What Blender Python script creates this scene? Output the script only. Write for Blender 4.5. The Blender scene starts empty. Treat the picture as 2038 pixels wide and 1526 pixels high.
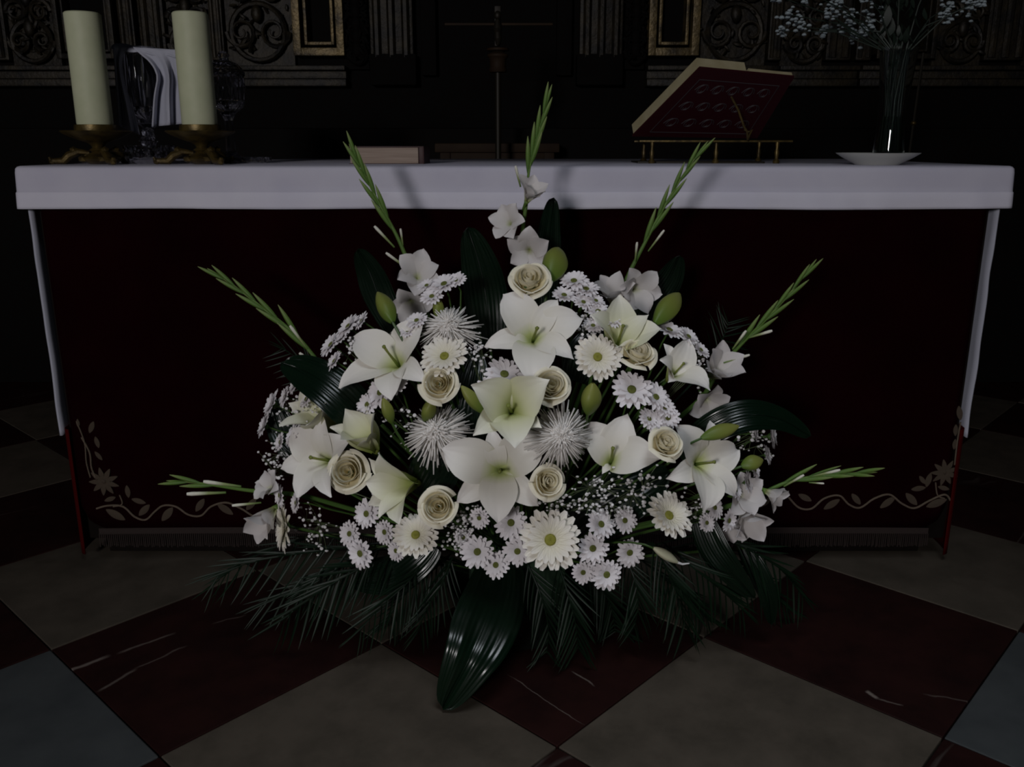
import bpy, bmesh, math, random
from math import sin, cos, pi, radians, atan, tan, sqrt, hypot
from mathutils import Vector, Matrix, noise
random.seed(7)
C = bpy.context.scene.collection
SC = bpy.context.scene

# ------------------------------------------------------------------ camera, light, exposure
FPX = 1750.0
PITCH = atan(FPX / 6442.0)
HC = 1.0
cam_d = bpy.data.cameras.new('camera'); cam = bpy.data.objects.new('camera', cam_d); C.objects.link(cam)
cam_d.sensor_fit = 'HORIZONTAL'; cam_d.sensor_width = 36.0; cam_d.lens = 36.0 * FPX / 2038.0
cam_d.clip_start = 0.02
cam.location = (0, 0, HC); cam.rotation_euler = (pi / 2 - PITCH, 0, 0)
SC.camera = cam
w = bpy.data.worlds.new('world'); SC.world = w; w.use_nodes = True
w.node_tree.nodes['Background'].inputs[0].default_value = (0.42, 0.5, 0.68, 1)
w.node_tree.nodes['Background'].inputs[1].default_value = 0.007


def area(name, loc, target, size, power, col, spread=180, sy=None):
    d = bpy.data.lights.new(name, 'AREA'); d.energy = power; d.color = col; d.size = size
    if sy: d.shape = 'RECTANGLE'; d.size_y = sy
    d.spread = radians(spread)
    o = bpy.data.objects.new(name, d); C.objects.link(o); o.location = loc
    o.rotation_euler = (Vector(target) - Vector(loc)).to_track_quat('-Z', 'Y').to_euler()
    return o


area('nave_daylight', (-1.75, -4.0, 2.0), (0, 2.0, 0.8), 0.75, 105, (1.0, 0.96, 0.97), sy=0.8)
area('high_window', (0.45, -0.15, 3.6), (0.3, 0.85, 0.2), 1.0, 4.4, (0.86, 0.92, 1.0), spread=52, sy=1.2)
SC.view_settings.view_transform = 'Standard'; SC.view_settings.look = 'None'
SC.view_settings.exposure = 0.0; SC.view_settings.gamma = 1.0
SC.view_settings.use_curve_mapping = False
SC.cycles.filter_width = 2.2
SC.cycles.max_bounces = 6

SU = Vector((0, sin(PITCH), cos(PITCH)))      # up, right and towards-viewer directions of the picture
SR = Vector((1, 0, 0))
TC = Vector((0, -cos(PITCH), sin(PITCH)))


def at(px, py, Y):
    X = (px - 1019) / FPX; V = -(py - 763) / FPX
    d = Vector((X, cos(PITCH) + V * sin(PITCH), -sin(PITCH) + V * cos(PITCH)))
    return Vector((0, 0, HC)) + d * (Y / d.y)


def mpp(p):
    """metres per photo pixel at a world point"""
    return (p - Vector((0, 0, HC))).dot(-TC) / FPX


# ------------------------------------------------------------------ objects
def tag(o, label=None, cat=None, group=None, kind=None):
    if label: o['label'] = label
    if cat: o['category'] = cat
    if group: o['group'] = group
    if kind: o['kind'] = kind
    return o


def empty(name, loc=(0, 0, 0)):
    o = bpy.data.objects.new(name, None); C.objects.link(o); o.location = loc
    o.empty_display_size = 0.01
    return o


class MB:
    def __init__(s): s.v = []; s.f = []; s.uv = []

    def add(s, v, f, uv=None, M=None):
        n = len(s.v)
        s.v += [(M @ Vector(p) if M else Vector(p)) for p in v]
        s.f += [tuple(i + n for i in q) for q in f]
        s.uv += uv if uv else [(0.5, 0.5)] * len(v)
        return s

    def box(s, x0, x1, y0, y1, z0, z1, b=0.0):
        bm = bmesh.new(); bmesh.ops.create_cube(bm, size=1)
        for v in bm.verts:
            v.co = Vector(((x0 + x1) / 2 + v.co.x * (x1 - x0), (y0 + y1) / 2 + v.co.y * (y1 - y0), (z0 + z1) / 2 + v.co.z * (z1 - z0)))
        if b: bmesh.ops.bevel(bm, geom=bm.edges[:], offset=b, segments=2, profile=.6, affect='EDGES')
        bm.verts.ensure_lookup_table(); bm.verts.index_update()
        s.add([v.co.copy() for v in bm.verts], [[v.index for v in f.verts] for f in bm.faces]); bm.free()
        return s

    def tube(s, pts, rad, n=8, closed=False, flat=1.0):
        pts = [Vector(p) for p in pts]; k = len(pts)
        if not hasattr(rad, '__len__'): rad = [rad] * k
        V = []; Fc = []; U = []
        up = Vector((0.123, 0.31, 0.94))
        for i, p in enumerate(pts):
            a = pts[(i + 1) % k] if (closed or i < k - 1) else p
            b = pts[i - 1] if (closed or i > 0) else p
            t = (a - b)
            t = t.normalized() if t.length > 1e-9 else Vector((0, 0, 1))
            x = t.cross(up)
            if x.length < 1e-3: x = t.cross(Vector((1, 0, 0)))
            x.normalize(); y = t.cross(x)
            up = y * -1 if y.dot(up) < 0 else y
            y = up
            x = y.cross(t).normalized()
            for j in range(n):
                an = 2 * pi * j / n
                V.append(p + (x * cos(an) + y * sin(an) * flat) * rad[i]); U.append((i / max(1, k - 1), j / n))
        m = k if closed else k - 1
        for i in range(m):
            for j in range(n):
                a0 = i * n + j; a1 = i * n + (j + 1) % n; b0 = ((i + 1) % k) * n + j; b1 = ((i + 1) % k) * n + (j + 1) % n
                Fc.append((a0, a1, b1, b0))
        if not closed:
            Fc.append(tuple(range(n - 1, -1, -1))); Fc.append(tuple((k - 1) * n + j for j in range(n)))
        return s.add(V, Fc, U)

    def grid(s, nu, nv, fn, M=None, closev=False):
        V = []; U = []; Fc = []
        for i in range(nu + 1):
            for j in range(nv + 1):
                u = i / nu; v = j / nv
                V.append(Vector(fn(u, v))); U.append((u, v))
        for i in range(nu):
            for j in range(nv):
                a = i * (nv + 1) + j
                Fc.append((a, a + 1, a + nv + 2, a + nv + 1))
        return s.add(V, Fc, U, M)

    def lathe(s, prof, n=28, loc=(0, 0, 0), ripple=None):
        loc = Vector(loc); V = []; Fc = []; U = []
        k = len(prof)
        for i, (r, z) in enumerate(prof):
            for j in range(n):
                a = 2 * pi * j / n
                rr = r * (ripple(a, z) if ripple else 1)
                V.append(loc + Vector((rr * cos(a), rr * sin(a), z))); U.append((i / (k - 1), j / n))
        for i in range(k - 1):
            for j in range(n):
                Fc.append((i * n + j, i * n + (j + 1) % n, (i + 1) * n + (j + 1) % n, (i + 1) * n + j))
        if prof[0][0] > 1e-5: Fc.append(tuple(range(n - 1, -1, -1)))
        if prof[-1][0] > 1e-5: Fc.append(tuple((k - 1) * n + j for j in range(n)))
        return s.add(V, Fc, U)

    def ball(s, c, r, sub=1, sc=(1, 1, 1), M=None):
        bm = bmesh.new(); bmesh.ops.create_icosphere(bm, subdivisions=sub, radius=1)
        bm.verts.ensure_lookup_table(); bm.verts.index_update()
        V = []
        for v in bm.verts:
            q = Vector((v.co.x * sc[0] * r, v.co.y * sc[1] * r, v.co.z * sc[2] * r))
            if M: q = M @ q
            V.append(q + Vector(c))
        s.add(V, [[v.index for v in f.verts] for f in bm.faces]); bm.free()
        return s

    def mesh(s, name, mat, smooth=True, sharp=False):
        me = bpy.data.meshes.new(name)
        me.from_pydata([tuple(v) for v in s.v], [], s.f)
        ul = me.uv_layers.new(name='UVMap')
        vi = [0] * len(me.loops); me.loops.foreach_get('vertex_index', vi)
        flat = []
        for i in vi: flat += s.uv[i]
        ul.data.foreach_set('uv', flat)
        if mat: me.materials.append(mat)
        if smooth:
            me.polygons.foreach_set('use_smooth', [True] * len(me.polygons))
            if sharp: me.set_sharp_from_angle(angle=radians(38))
        me.update()
        return me

    def build(s, name, mat, parent=None, smooth=True, sharp=True, bevel=None):
        return link(name, s.mesh(name, mat, smooth, sharp), parent)


def link(name, me, parent=None, M=None):
    o = bpy.data.objects.new(name, me); C.objects.link(o)
    if parent: o.parent = parent
    if M is not None: o.matrix_local = M
    return o


# ------------------------------------------------------------------ materials
def nt(name):
    m = bpy.data.materials.new(name); m.use_nodes = True; return m, m.node_tree.nodes, m.node_tree.links, m.node_tree.nodes['Principled BSDF']


def mat(name, col, rough=0.6, metal=0.0, spec=0.5, col2=None, nscale=20, bump=0.0, bscale=60, coat=0, sheen=0, stretch=None, nlo=.35, nhi=.65):
    m, N, L, P = nt(name)
    P.inputs['Base Color'].default_value = (*col, 1); P.inputs['Roughness'].default_value = rough
    P.inputs['Metallic'].default_value = metal; P.inputs['Specular IOR Level'].default_value = spec
    P.inputs['Coat Weight'].default_value = coat; P.inputs['Sheen Weight'].default_value = sheen
    tc = N.new('ShaderNodeTexCoord'); src = tc.outputs['Object']
    if stretch:
        mp = N.new('ShaderNodeMapping'); mp.inputs['Scale'].default_value = stretch; L.new(src, mp.inputs[0]); src = mp.outputs[0]
    if col2:
        n = N.new('ShaderNodeTexNoise'); n.inputs['Scale'].default_value = nscale; n.inputs['Detail'].default_value = 6; L.new(src, n.inputs['Vector'])
        r = N.new('ShaderNodeValToRGB'); r.color_ramp.elements[0].color = (*col, 1); r.color_ramp.elements[1].color = (*col2, 1)
        r.color_ramp.elements[0].position = nlo; r.color_ramp.elements[1].position = nhi
        L.new(n.outputs['Fac'], r.inputs[0]); L.new(r.outputs[0], P.inputs['Base Color'])
    if bump:
        n = N.new('ShaderNodeTexNoise'); n.inputs['Scale'].default_value = bscale; n.inputs['Detail'].default_value = 4; L.new(src, n.inputs['Vector'])
        b = N.new('ShaderNodeBump'); b.inputs['Strength'].default_value = bump; b.inputs['Distance'].default_value = 0.004
        L.new(n.outputs['Fac'], b.inputs['Height']); L.new(b.outputs[0], P.inputs['Normal'])
    return m


def petal_mat(name, stops, rough=0.55, trans=0.12, spec=0.25, ribs=0.0, ribn=18):
    """colour runs along the petal (UV.x), fine ribs across it (UV.y)"""
    m, N, L, P = nt(name)
    tc = N.new('ShaderNodeTexCoord'); sx = N.new('ShaderNodeSeparateXYZ'); L.new(tc.outputs['UV'], sx.inputs[0])
    r = N.new('ShaderNodeValToRGB')
    while len(r.color_ramp.elements) < len(stops): r.color_ramp.elements.new(0.5)
    for e, (p, c) in zip(r.color_ramp.elements, stops): e.position = p; e.color = (*c, 1)
    L.new(sx.outputs[0], r.inputs[0])
    P.inputs['Roughness'].default_value = rough; P.inputs['Specular IOR Level'].default_value = spec
    L.new(r.outputs[0], P.inputs['Base Color'])
    if ribs:
        wv = N.new('ShaderNodeMath'); wv.operation = 'MULTIPLY'; wv.inputs[1].default_value = ribn * 2 * pi; L.new(sx.outputs[1], wv.inputs[0])
        s = N.new('ShaderNodeMath'); s.operation = 'SINE'; L.new(wv.outputs[0], s.inputs[0])
        b = N.new('ShaderNodeBump'); b.inputs['Strength'].default_value = ribs; b.inputs['Distance'].default_value = 0.001
        L.new(s.outputs[0], b.inputs['Height']); L.new(b.outputs[0], P.inputs['Normal'])
    if trans:
        t = N.new('ShaderNodeBsdfTranslucent'); L.new(r.outputs[0], t.inputs[0])
        mx = N.new('ShaderNodeMixShader'); mx.inputs[0].default_value = trans
        L.new(P.outputs[0], mx.inputs[1]); L.new(t.outputs[0], mx.inputs[2]); L.new(mx.outputs[0], N['Material Output'].inputs[0])
    return m


WHT = (.86, .83, .80)
M_lily = petal_mat('lily_petal', [(0, (.22, .30, .05)), (.16, (.5, .55, .22)), (.36, (.78, .75, .66)), (1, WHT)], ribs=.10, ribn=5)
M_lilyg = petal_mat('young_lily_petal', [(0, (.22, .30, .05)), (.22, (.42, .46, .16)), (.5, (.70, .70, .48)), (1, (.84, .82, .74))], ribs=.10, ribn=5)
M_rose = petal_mat('rose_petal', [(0, (.66, .54, .26)), (.5, (.80, .73, .50)), (1, (.86, .82, .68))])
M_gerb = petal_mat('gerbera_petal', [(0, (.62, .60, .25)), (.35, (.80, .76, .60)), (1, (.84, .80, .74))], ribs=.2, ribn=3)
M_mum = petal_mat('chrysanthemum_petal', [(0, (.8, .77, .68)), (.4, (.90, .87, .82)), (1, (.92, .89, .86))], trans=.3)
M_daisy = petal_mat('daisy_petal', [(0, (.7, .68, .6)), (.3, (.80, .77, .78)), (1, (.84, .80, .82))])
M_glad = petal_mat('gladiolus_petal', [(0, (.45, .5, .2)), (.3, (.72, .69, .66)), (1, (.80, .76, .76))], trans=.3)
M_eye = mat('flower_eye', (.16, .17, .015), .8, col2=(.30, .28, .04), nscale=400)
M_dark_eye = mat('small_eye', (.07, .09, .012), .8, col2=(.13, .14, .02), nscale=500)
M_bud = petal_mat('bud_green', [(0, (.08, .15, .02)), (.5, (.17, .20, .04)), (1, (.23, .24, .06))], trans=0, rough=.45, ribs=.3, ribn=3)
M_glbud = petal_mat('sheath_green', [(0, (.05, .11, .02)), (.6, (.10, .18, .035)), (1, (.20, .25, .09))], trans=0, rough=.5)
M_stem = mat('stem_green', (.04, .09, .015), .5)
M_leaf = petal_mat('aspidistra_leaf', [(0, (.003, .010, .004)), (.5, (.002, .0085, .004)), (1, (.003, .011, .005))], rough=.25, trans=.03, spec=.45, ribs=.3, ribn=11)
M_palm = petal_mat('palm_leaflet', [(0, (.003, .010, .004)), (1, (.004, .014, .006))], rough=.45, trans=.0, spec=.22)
M_gyp = mat('babys_breath_bloom', (.72, .70, .70), .8)
M_thin = mat('thin_stem', (.10, .13, .06), .6)
M_linen = mat('white_linen', (.53, .52, .62), .9, spec=.1, col2=(.57, .56, .65), nscale=9, bump=.25, bscale=900, sheen=.0)
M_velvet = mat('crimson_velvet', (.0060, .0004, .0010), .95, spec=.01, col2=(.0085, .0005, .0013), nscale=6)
M_redside = mat('red_side_cloth', (.045, .0015, .0015), .9, spec=.05)
M_emb = mat('gold_embroidery', (.13, .098, .07), .6, spec=.3, bump=.8, bscale=500)
M_fringe = mat('fringe_thread', (.030, .022, .020), .8, spec=.1)
M_altarbody = mat('dark_altar_wood', (.006, .004, .003), .8, spec=.1)
M_wax = mat('cream_wax', (.48, .51, .34), .55, spec=.3, col2=(.53, .55, .38), nscale=25)
M_brass = mat('aged_brass', (.13, .09, .025), .42, metal=.6, col2=(.05, .035, .012), nscale=40, bump=.3)
M_brightbrass = mat('polished_brass', (.45, .33, .10), .3, metal=.9)
M_gold = mat('dull_gilding', (.20, .145, .06), .45, metal=.4, col2=(.035, .025, .011), nscale=14, bump=.7, bscale=70)
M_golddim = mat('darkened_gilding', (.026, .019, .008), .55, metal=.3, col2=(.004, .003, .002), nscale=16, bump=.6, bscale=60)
M_blackwood = mat('blackened_wood', (.0035, .0028, .0025), .8, spec=.1)
M_brownwood = mat('brown_wood', (.028, .015, .006), .7, spec=.2, col2=(.018, .009, .004), nscale=8)
M_bronze = mat('dark_bronze', (.014, .011, .006), .55, metal=.3)
M_pages = mat('book_pages', (.36, .29, .24), .9, spec=.1, stretch=(1, 1, 60), col2=(.27, .21, .17), nscale=8)
M_gilt_pages = mat('gilt_page_edge', (.36, .32, .20), .7, spec=.2, col2=(.30, .26, .15), nscale=30)
M_redbook = mat('crimson_book_cover', (.026, .0015, .0045), .6, spec=.2)
M_darkcover = mat('maroon_cover', (.03, .005, .005), .6)
M_porcelain = mat('white_porcelain', (.50, .51, .48), .3, spec=.4)
M_white = mat('white_towel', (.42, .43, .50), .9, spec=.1, bump=.2, bscale=700)
M_limon = mat('pale_blossom', (.26, .31, .33), .8)
M_vgreen = mat('dark_sprig_green', (.005, .013, .007), .6)
M_plastic = mat('black_plastic', (.006, .008, .007), .4)
M_foam = mat('green_foam', (.010, .03, .012), .95)
M_wall = mat('church_wall', (.010, .009, .008), .95, spec=.05, col2=(.014, .012, .010), nscale=2)


def glass(name, col=(1, 1, 1), rough=.02):
    m, N, L, P = nt(name)
    P.inputs['Base Color'].default_value = (*col, 1); P.inputs['Roughness'].default_value = rough
    P.inputs['Transmission Weight'].default_value = 1; P.inputs['IOR'].default_value = 1.5
    return m


M_glass = glass('clear_glass', (.9, .95, .95))
M_crystal = glass('cut_crystal', (.9, .9, .95), .04)
M_water = glass('vase_water', (.55, .68, .60)); M_water.node_tree.nodes['Principled BSDF'].inputs['IOR'].default_value = 1.33


def stone(name, base, dark, vein=None, veinscale=2.2, seedv=0.0, vthresh=.012, rough=.55):
    m, N, L, P = nt(name)
    P.inputs['Roughness'].default_value = rough; P.inputs['Specular IOR Level'].default_value = .12
    tc = N.new('ShaderNodeTexCoord'); oi = N.new('ShaderNodeObjectInfo')
    ad = N.new('ShaderNodeVectorMath'); ad.operation = 'ADD'; sc = N.new('ShaderNodeVectorMath'); sc.operation = 'SCALE'; sc.inputs['Scale'].default_value = 17
    L.new(oi.outputs['Random'], sc.inputs[0]); L.new(tc.outputs['Object'], ad.inputs[0]); L.new(sc.outputs[0], ad.inputs[1])
    n = N.new('ShaderNodeTexNoise'); n.inputs['Scale'].default_value = 9; n.inputs['Detail'].default_value = 8; n.inputs['Roughness'].default_value = .65; L.new(ad.outputs[0], n.inputs['Vector'])
    r = N.new('ShaderNodeValToRGB'); r.color_ramp.elements[0].color = (*dark, 1); r.color_ramp.elements[1].color = (*base, 1)
    r.color_ramp.elements[0].position = .3; r.color_ramp.elements[1].position = .62; L.new(n.outputs['Fac'], r.inputs[0])
    out = r.outputs[0]
    if vein:
        mp = N.new('ShaderNodeMapping'); mp.inputs['Rotation'].default_value = (0, 0, radians(26)); mp.inputs['Scale'].default_value = (.35, 2.4, 1)
        L.new(ad.outputs[0], mp.inputs[0])
        v = N.new('ShaderNodeTexNoise'); v.inputs['Scale'].default_value = veinscale; v.inputs['Detail'].default_value = 5; v.inputs['Roughness'].default_value = .45; L.new(mp.outputs[0], v.inputs['Vector'])
        s = N.new('ShaderNodeMath'); s.operation = 'SUBTRACT'; s.inputs[1].default_value = .5; L.new(v.outputs['Fac'], s.inputs[0])
        a = N.new('ShaderNodeMath'); a.operation = 'ABSOLUTE'; L.new(s.outputs[0], a.inputs[0])
        r2 = N.new('ShaderNodeValToRGB'); r2.color_ramp.elements[0].color = (1, 1, 1, 1); r2.color_ramp.elements[1].color = (0, 0, 0, 1)
        r2.color_ramp.elements[0].position = 0; r2.color_ramp.elements[1].position = vthresh; L.new(a.outputs[0], r2.inputs[0])
        n3 = N.new('ShaderNodeTexNoise'); n3.inputs['Scale'].default_value = 3; L.new(ad.outputs[0], n3.inputs['Vector'])
        r3 = N.new('ShaderNodeValToRGB'); r3.color_ramp.elements[0].position = .5; r3.color_ramp.elements[1].position = .62; L.new(n3.outputs['Fac'], r3.inputs[0])
        mu = N.new('ShaderNodeMath'); mu.operation = 'MULTIPLY'; L.new(r2.outputs[0], mu.inputs[0]); L.new(r3.outputs[0], mu.inputs[1])
        mx = N.new('ShaderNodeMix'); mx.data_type = 'RGBA'; mx.inputs['B'].default_value = (*vein, 1)
        L.new(mu.outputs[0], mx.inputs['Factor']); L.new(out, mx.inputs['A']); out = mx.outputs['Result']
    L.new(out, P.inputs['Base Color'])
    return m


M_beige = stone('beige_marble', (.080, .066, .051), (.050, .042, .032))
M_red = stone('red_marble', (.020, .0065, .0055), (.010, .0035, .0032), vein=(.045, .034, .03))
M_grey = stone('grey_marble', (.058, .063, .064), (.042, .046, .048))


def floor_px(px, py):
    V = -(py - 763) / FPX; d = Vector(((px - 1019) / FPX, cos(PITCH) + V * sin(PITCH), -sin(PITCH) + V * cos(PITCH)))
    return Vector((0, 0, HC)) + d * (HC / -d.z)


def veined(name, lines, centre):
    """red marble with its own white veins; lines: px, py -> px, py, width, strength"""
    m = stone(name, (.020, .0065, .0055), (.010, .0035, .0032)); N = m.node_tree.nodes; L = m.node_tree.links; P = N['Principled BSDF']
    src = P.inputs['Base Color'].links[0].from_socket
    tc = N.new('ShaderNodeTexCoord'); nz = N.new('ShaderNodeTexNoise'); nz.inputs['Scale'].default_value = 9; nz.inputs['Detail'].default_value = 5; L.new(tc.outputs['Object'], nz.inputs['Vector'])
    wob = N.new('ShaderNodeVectorMath'); wob.operation = 'MULTIPLY_ADD'; wob.inputs[1].default_value = (.035, .035, 0); L.new(nz.outputs['Color'], wob.inputs[0]); L.new(tc.outputs['Object'], wob.inputs[2])
    Ri = Matrix.Rotation(-radians(47.0), 3, 'Z')
    for (a, b, c, d, w_, st) in lines:
        A = Ri @ (floor_px(a, b) - centre); B = Ri @ (floor_px(c, d) - centre)
        A.z = B.z = 0; t = (B - A); Ln = t.length; t.normalize(); nn = Vector((-t.y, t.x, 0)); off = Vector((.0175, .0175, 0))
        d1 = N.new('ShaderNodeVectorMath'); d1.operation = 'DOT_PRODUCT'; d1.inputs[1].default_value = nn; L.new(wob.outputs[0], d1.inputs[0])
        s1 = N.new('ShaderNodeMath'); s1.operation = 'SUBTRACT'; s1.inputs[1].default_value = (A + off).dot(nn); L.new(d1.outputs['Value'], s1.inputs[0])
        a1 = N.new('ShaderNodeMath'); a1.operation = 'ABSOLUTE'; L.new(s1.outputs[0], a1.inputs[0])
        m1 = N.new('ShaderNodeMapRange'); m1.inputs['From Min'].default_value = w_; m1.inputs['From Max'].default_value = w_ * .3; L.new(a1.outputs[0], m1.inputs['Value'])
        d2 = N.new('ShaderNodeVectorMath'); d2.operation = 'DOT_PRODUCT'; d2.inputs[1].default_value = t; L.new(wob.outputs[0], d2.inputs[0])
        s2 = N.new('ShaderNodeMath'); s2.operation = 'SUBTRACT'; s2.inputs[1].default_value = (A.lerp(B, .5) + off).dot(t); L.new(d2.outputs['Value'], s2.inputs[0])
        a2 = N.new('ShaderNodeMath'); a2.operation = 'ABSOLUTE'; L.new(s2.outputs[0], a2.inputs[0])
        m2 = N.new('ShaderNodeMapRange'); m2.inputs['From Min'].default_value = Ln * .55; m2.inputs['From Max'].default_value = Ln * .35; L.new(a2.outputs[0], m2.inputs['Value'])
        mu = N.new('ShaderNodeMath'); mu.operation = 'MULTIPLY'; L.new(m1.outputs[0], mu.inputs[0]); L.new(m2.outputs[0], mu.inputs[1])
        mv = N.new('ShaderNodeMath'); mv.operation = 'MULTIPLY'; mv.inputs[1].default_value = st; L.new(mu.outputs[0], mv.inputs[0])
        mx = N.new('ShaderNodeMix'); mx.data_type = 'RGBA'; mx.inputs['B'].default_value = (.17, .14, .12, 1)
        L.new(mv.outputs[0], mx.inputs['Factor']); L.new(src, mx.inputs['A']); src = mx.outputs['Result']
    L.new(src, P.inputs['Base Color'])
    return m
M_grout = mat('dark_grout', (.02, .017, .014), .9, spec=.1)

# ------------------------------------------------------------------ floor: screed slab with square tiles on the diagonal
fl = MB().box(-4.6, 4.6, -1.0, 5.2, -.10, -.012).build('floor', M_grout, smooth=False)
tag(fl, 'floor of red, beige and grey marble tiles laid on the diagonal', None, None, 'structure')
EDGE = .478
e1 = Vector((cos(radians(47.0)), sin(radians(47.0)), 0)) * EDGE
e2 = Vector((cos(radians(-43.0)), sin(radians(-43.0)), 0)) * EDGE
A0 = at(1110, 1480, 1.0); A0 = Vector((0.078, 1.297, 0))     # shared corner in the middle foreground
B0 = A0 - e1 - e2
mats = {}
hf = EDGE / 2 - .0016


def tile_mesh(m):
    mb = MB().box(-hf, hf, -hf, hf, -.012, 0, .0018)
    return mb.mesh('tile', m, smooth=False)


T = {k: tile_mesh(m) for k, m in (('beige', M_beige), ('red', M_red), ('grey', M_grey))}
cells = []
for i in range(-16, 17):
    for j in range(-16, 17):
        c = B0 + e1 * (i + .5) + e2 * (j + .5)
        if abs(c.x) > 4.3 or c.y < -.7 or c.y > 4.9: continue
        k = 'red' if (i + j) % 2 else 'beige'
        if (i, j) in ((-1, -1), (2, 2), (-3, -3)): k = 'grey'
        if (i, j) == (0, -1): k = 'veined_left'; T[k] = tile_mesh(veined('red_marble_white_veins', [(92, 1354, 215, 1305, .006, .8), (235, 1300, 345, 1262, .0045, .5), (200, 1375, 270, 1330, .005, .5), (270, 1328, 370, 1285, .0035, .35), (425, 1240, 490, 1222, .003, .3), (150, 1402, 180, 1392, .006, .4)], c))
        if (i, j) == (1, 0): k = 'veined_mid'; T[k] = tile_mesh(veined('red_marble_thin_veins', [(1010, 1345, 1160, 1440, .0016, .5), (1135, 1335, 1180, 1365, .002, .6)], c))
        if (i, j) == (2, 1): k = 'veined_right'; T[k] = tile_mesh(veined('red_marble_short_veins', [(1728, 1376, 1752, 1392, .005, .9), (1752, 1392, 1800, 1406, .003, .5), (1840, 1380, 1975, 1405, .003, .3)], c))
        cells.append(((c - Vector((0, 1.7, 0))).length, c, k))
cells.sort(key=lambda q: q[0])
rest = MB()
for n_, (d, c, k) in enumerate(cells):
    if n_ < 150:
        o = link('tile', T[k], fl)
        o.rotation_euler = (0, 0, radians(47)); o.location = (c.x, c.y, random.uniform(-.0006, .0006))
        
    else:
        break
for k, m in (('beige', M_beige), ('red', M_red), ('grey', M_grey)):
    mb = MB()
    for (d, c, kk) in cells[150:]:
        if kk != k: continue
        R = Matrix.Translation(c) @ Matrix.Rotation(radians(47), 4, 'Z')
        V = [(-hf, -hf, -.012), (hf, -hf, -.012), (hf, hf, -.012), (-hf, hf, -.012), (-hf, -hf, 0), (hf, -hf, 0), (hf, hf, 0), (-hf, hf, 0)]
        mb.add(V, [(4, 5, 6, 7), (0, 1, 5, 4), (1, 2, 6, 5), (2, 3, 7, 6), (3, 0, 4, 7)], None, R)
    if mb.v: tag(mb.build(k + '_tiles', m, fl, smooth=False), kind='stuff')

tag(MB().box(-4.6, 4.6, 5.2, 5.4, -.1, 6).build('wall_back', M_wall, smooth=False), kind='structure')
tag(MB().box(-4.8, -4.6, -1, 5.4, -.1, 6).build('wall_left', M_wall, smooth=False), kind='structure')
tag(MB().box(4.6, 4.8, -1, 5.4, -.1, 6).build('wall_right', M_wall, smooth=False), kind='structure')

# ------------------------------------------------------------------ altar
AX0, AX1, AY0, AY1, AZ = -1.075, 1.085, 2.02, 2.93, .945
alt = empty('altar', ((AX0 + AX1) / 2, (AY0 + AY1) / 2, 0)); tag(alt, 'long dark altar table under white linen with crimson frontal', 'altar')
alt.location = (0, 0, 0)
MB().box(AX0 + .006, AX1 - .006, AY0, AY1, .05, .88, .004).build('altar_body', M_altarbody, alt)
MB().box(AX0, AX1, AY0 - .015, AY1, .88, AZ, .006).build('altar_slab', M_altarbody, alt)
MB().box(AX0 + .05, AX1 - .05, AY0 + .03, AY1 - .03, 0, .06, .004).build('plinth', M_altarbody, alt)


def rrect(x0, x1, y0, y1, r, step=.012):
    P = []
    def seg(a, b):
        n = max(1, int((b - a).length / step))
        for i in range(n): P.append(a.lerp(b, i / n))
    def arc(cx, cy, a0):
        n = 6
        for i in range(n): a = a0 + (pi / 2) * i / n; P.append(Vector((cx + r * cos(a), cy + r * sin(a))))
    seg(Vector((x0 + r, y0)), Vector((x1 - r, y0))); arc(x1 - r, y0 + r, -pi / 2)
    seg(Vector((x1, y0 + r)), Vector((x1, y1 - r))); arc(x1 - r, y1 - r, 0)
    seg(Vector((x1 - r, y1)), Vector((x0 + r, y1))); arc(x0 + r, y1 - r, pi / 2)
    seg(Vector((x0, y1 - r)), Vector((x0, y0 + r))); arc(x0 + r, y0 + r, pi)
    return P


CX0, CX1, CY0, CY1, CT = -1.096, 1.108, 1.988, 3.0, .953
per = rrect(CX0, CX1, CY0, CY1, .012)
cen = Vector(((CX0 + CX1) / 2, (CY0 + CY1) / 2))
# outward normals
def loopnorm(P):
    n = len(P); out = []
    for i in range(n):
        t = P[(i + 1) % n] - P[i - 1]; out.append(Vector((t.y, -t.x)).normalized())
    return out
pn = loopnorm(per)
rings = []
DROP = .090
zs = [(1.0, .002), (.93, .002), (.78, .002), (.63, .002), (.615, .001), (.60, .0), (.45, 0), (.3, 0), (.15, 0), (.06, -.001), (.02, -.004), (0, -.010)]
mb = MB(); V = []; U = []
for t, off in zs:
    for p, n_ in zip(per, pn):
        q = noise.noise(Vector((p.x * 5, p.y * 5, 3.1))) ; q2 = noise.noise(Vector((p.x * 16, p.y * 16, 9.1)))
        o = off + t * t * (.010 * q + .006 * q2) + .004 * t
        dz = t * (.0035 * noise.noise(Vector((p.x * 2.3, p.y * 2.3, 5))))
        rise = 0
        V.append(Vector((p.x + n_.x * o, p.y + n_.y * o, CT - DROP * t + dz * t))); U.append((t, 0))
k = len(per); Fc = []
for i in range(len(zs) - 1):
    for j in range(k): Fc.append((i * k + j, i * k + (j + 1) % k, (i + 1) * k + (j + 1) % k, (i + 1) * k + j))
b0 = (len(zs) - 1) * k
Fc.append(tuple(b0 + j for j in range(k)))
mb.add(V, Fc, U)
cloth = mb.build('altar_cloth', M_linen)
M_hem = mat('linen_hem', (.63, .62, .72), .9, spec=.1, col2=(.67, .66, .745), nscale=9, bump=.25, bscale=900)
cloth.data.materials.append(M_hem)
for f in cloth.data.polygons:
    if f.index < 4 * k: f.material_index = 1
tag(cloth, 'short white linen cloth with wide hem over the altar top', 'tablecloth')
so = cloth.modifiers.new('s', 'SOLIDIFY'); so.thickness = .0016; so.offset = 1

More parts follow.
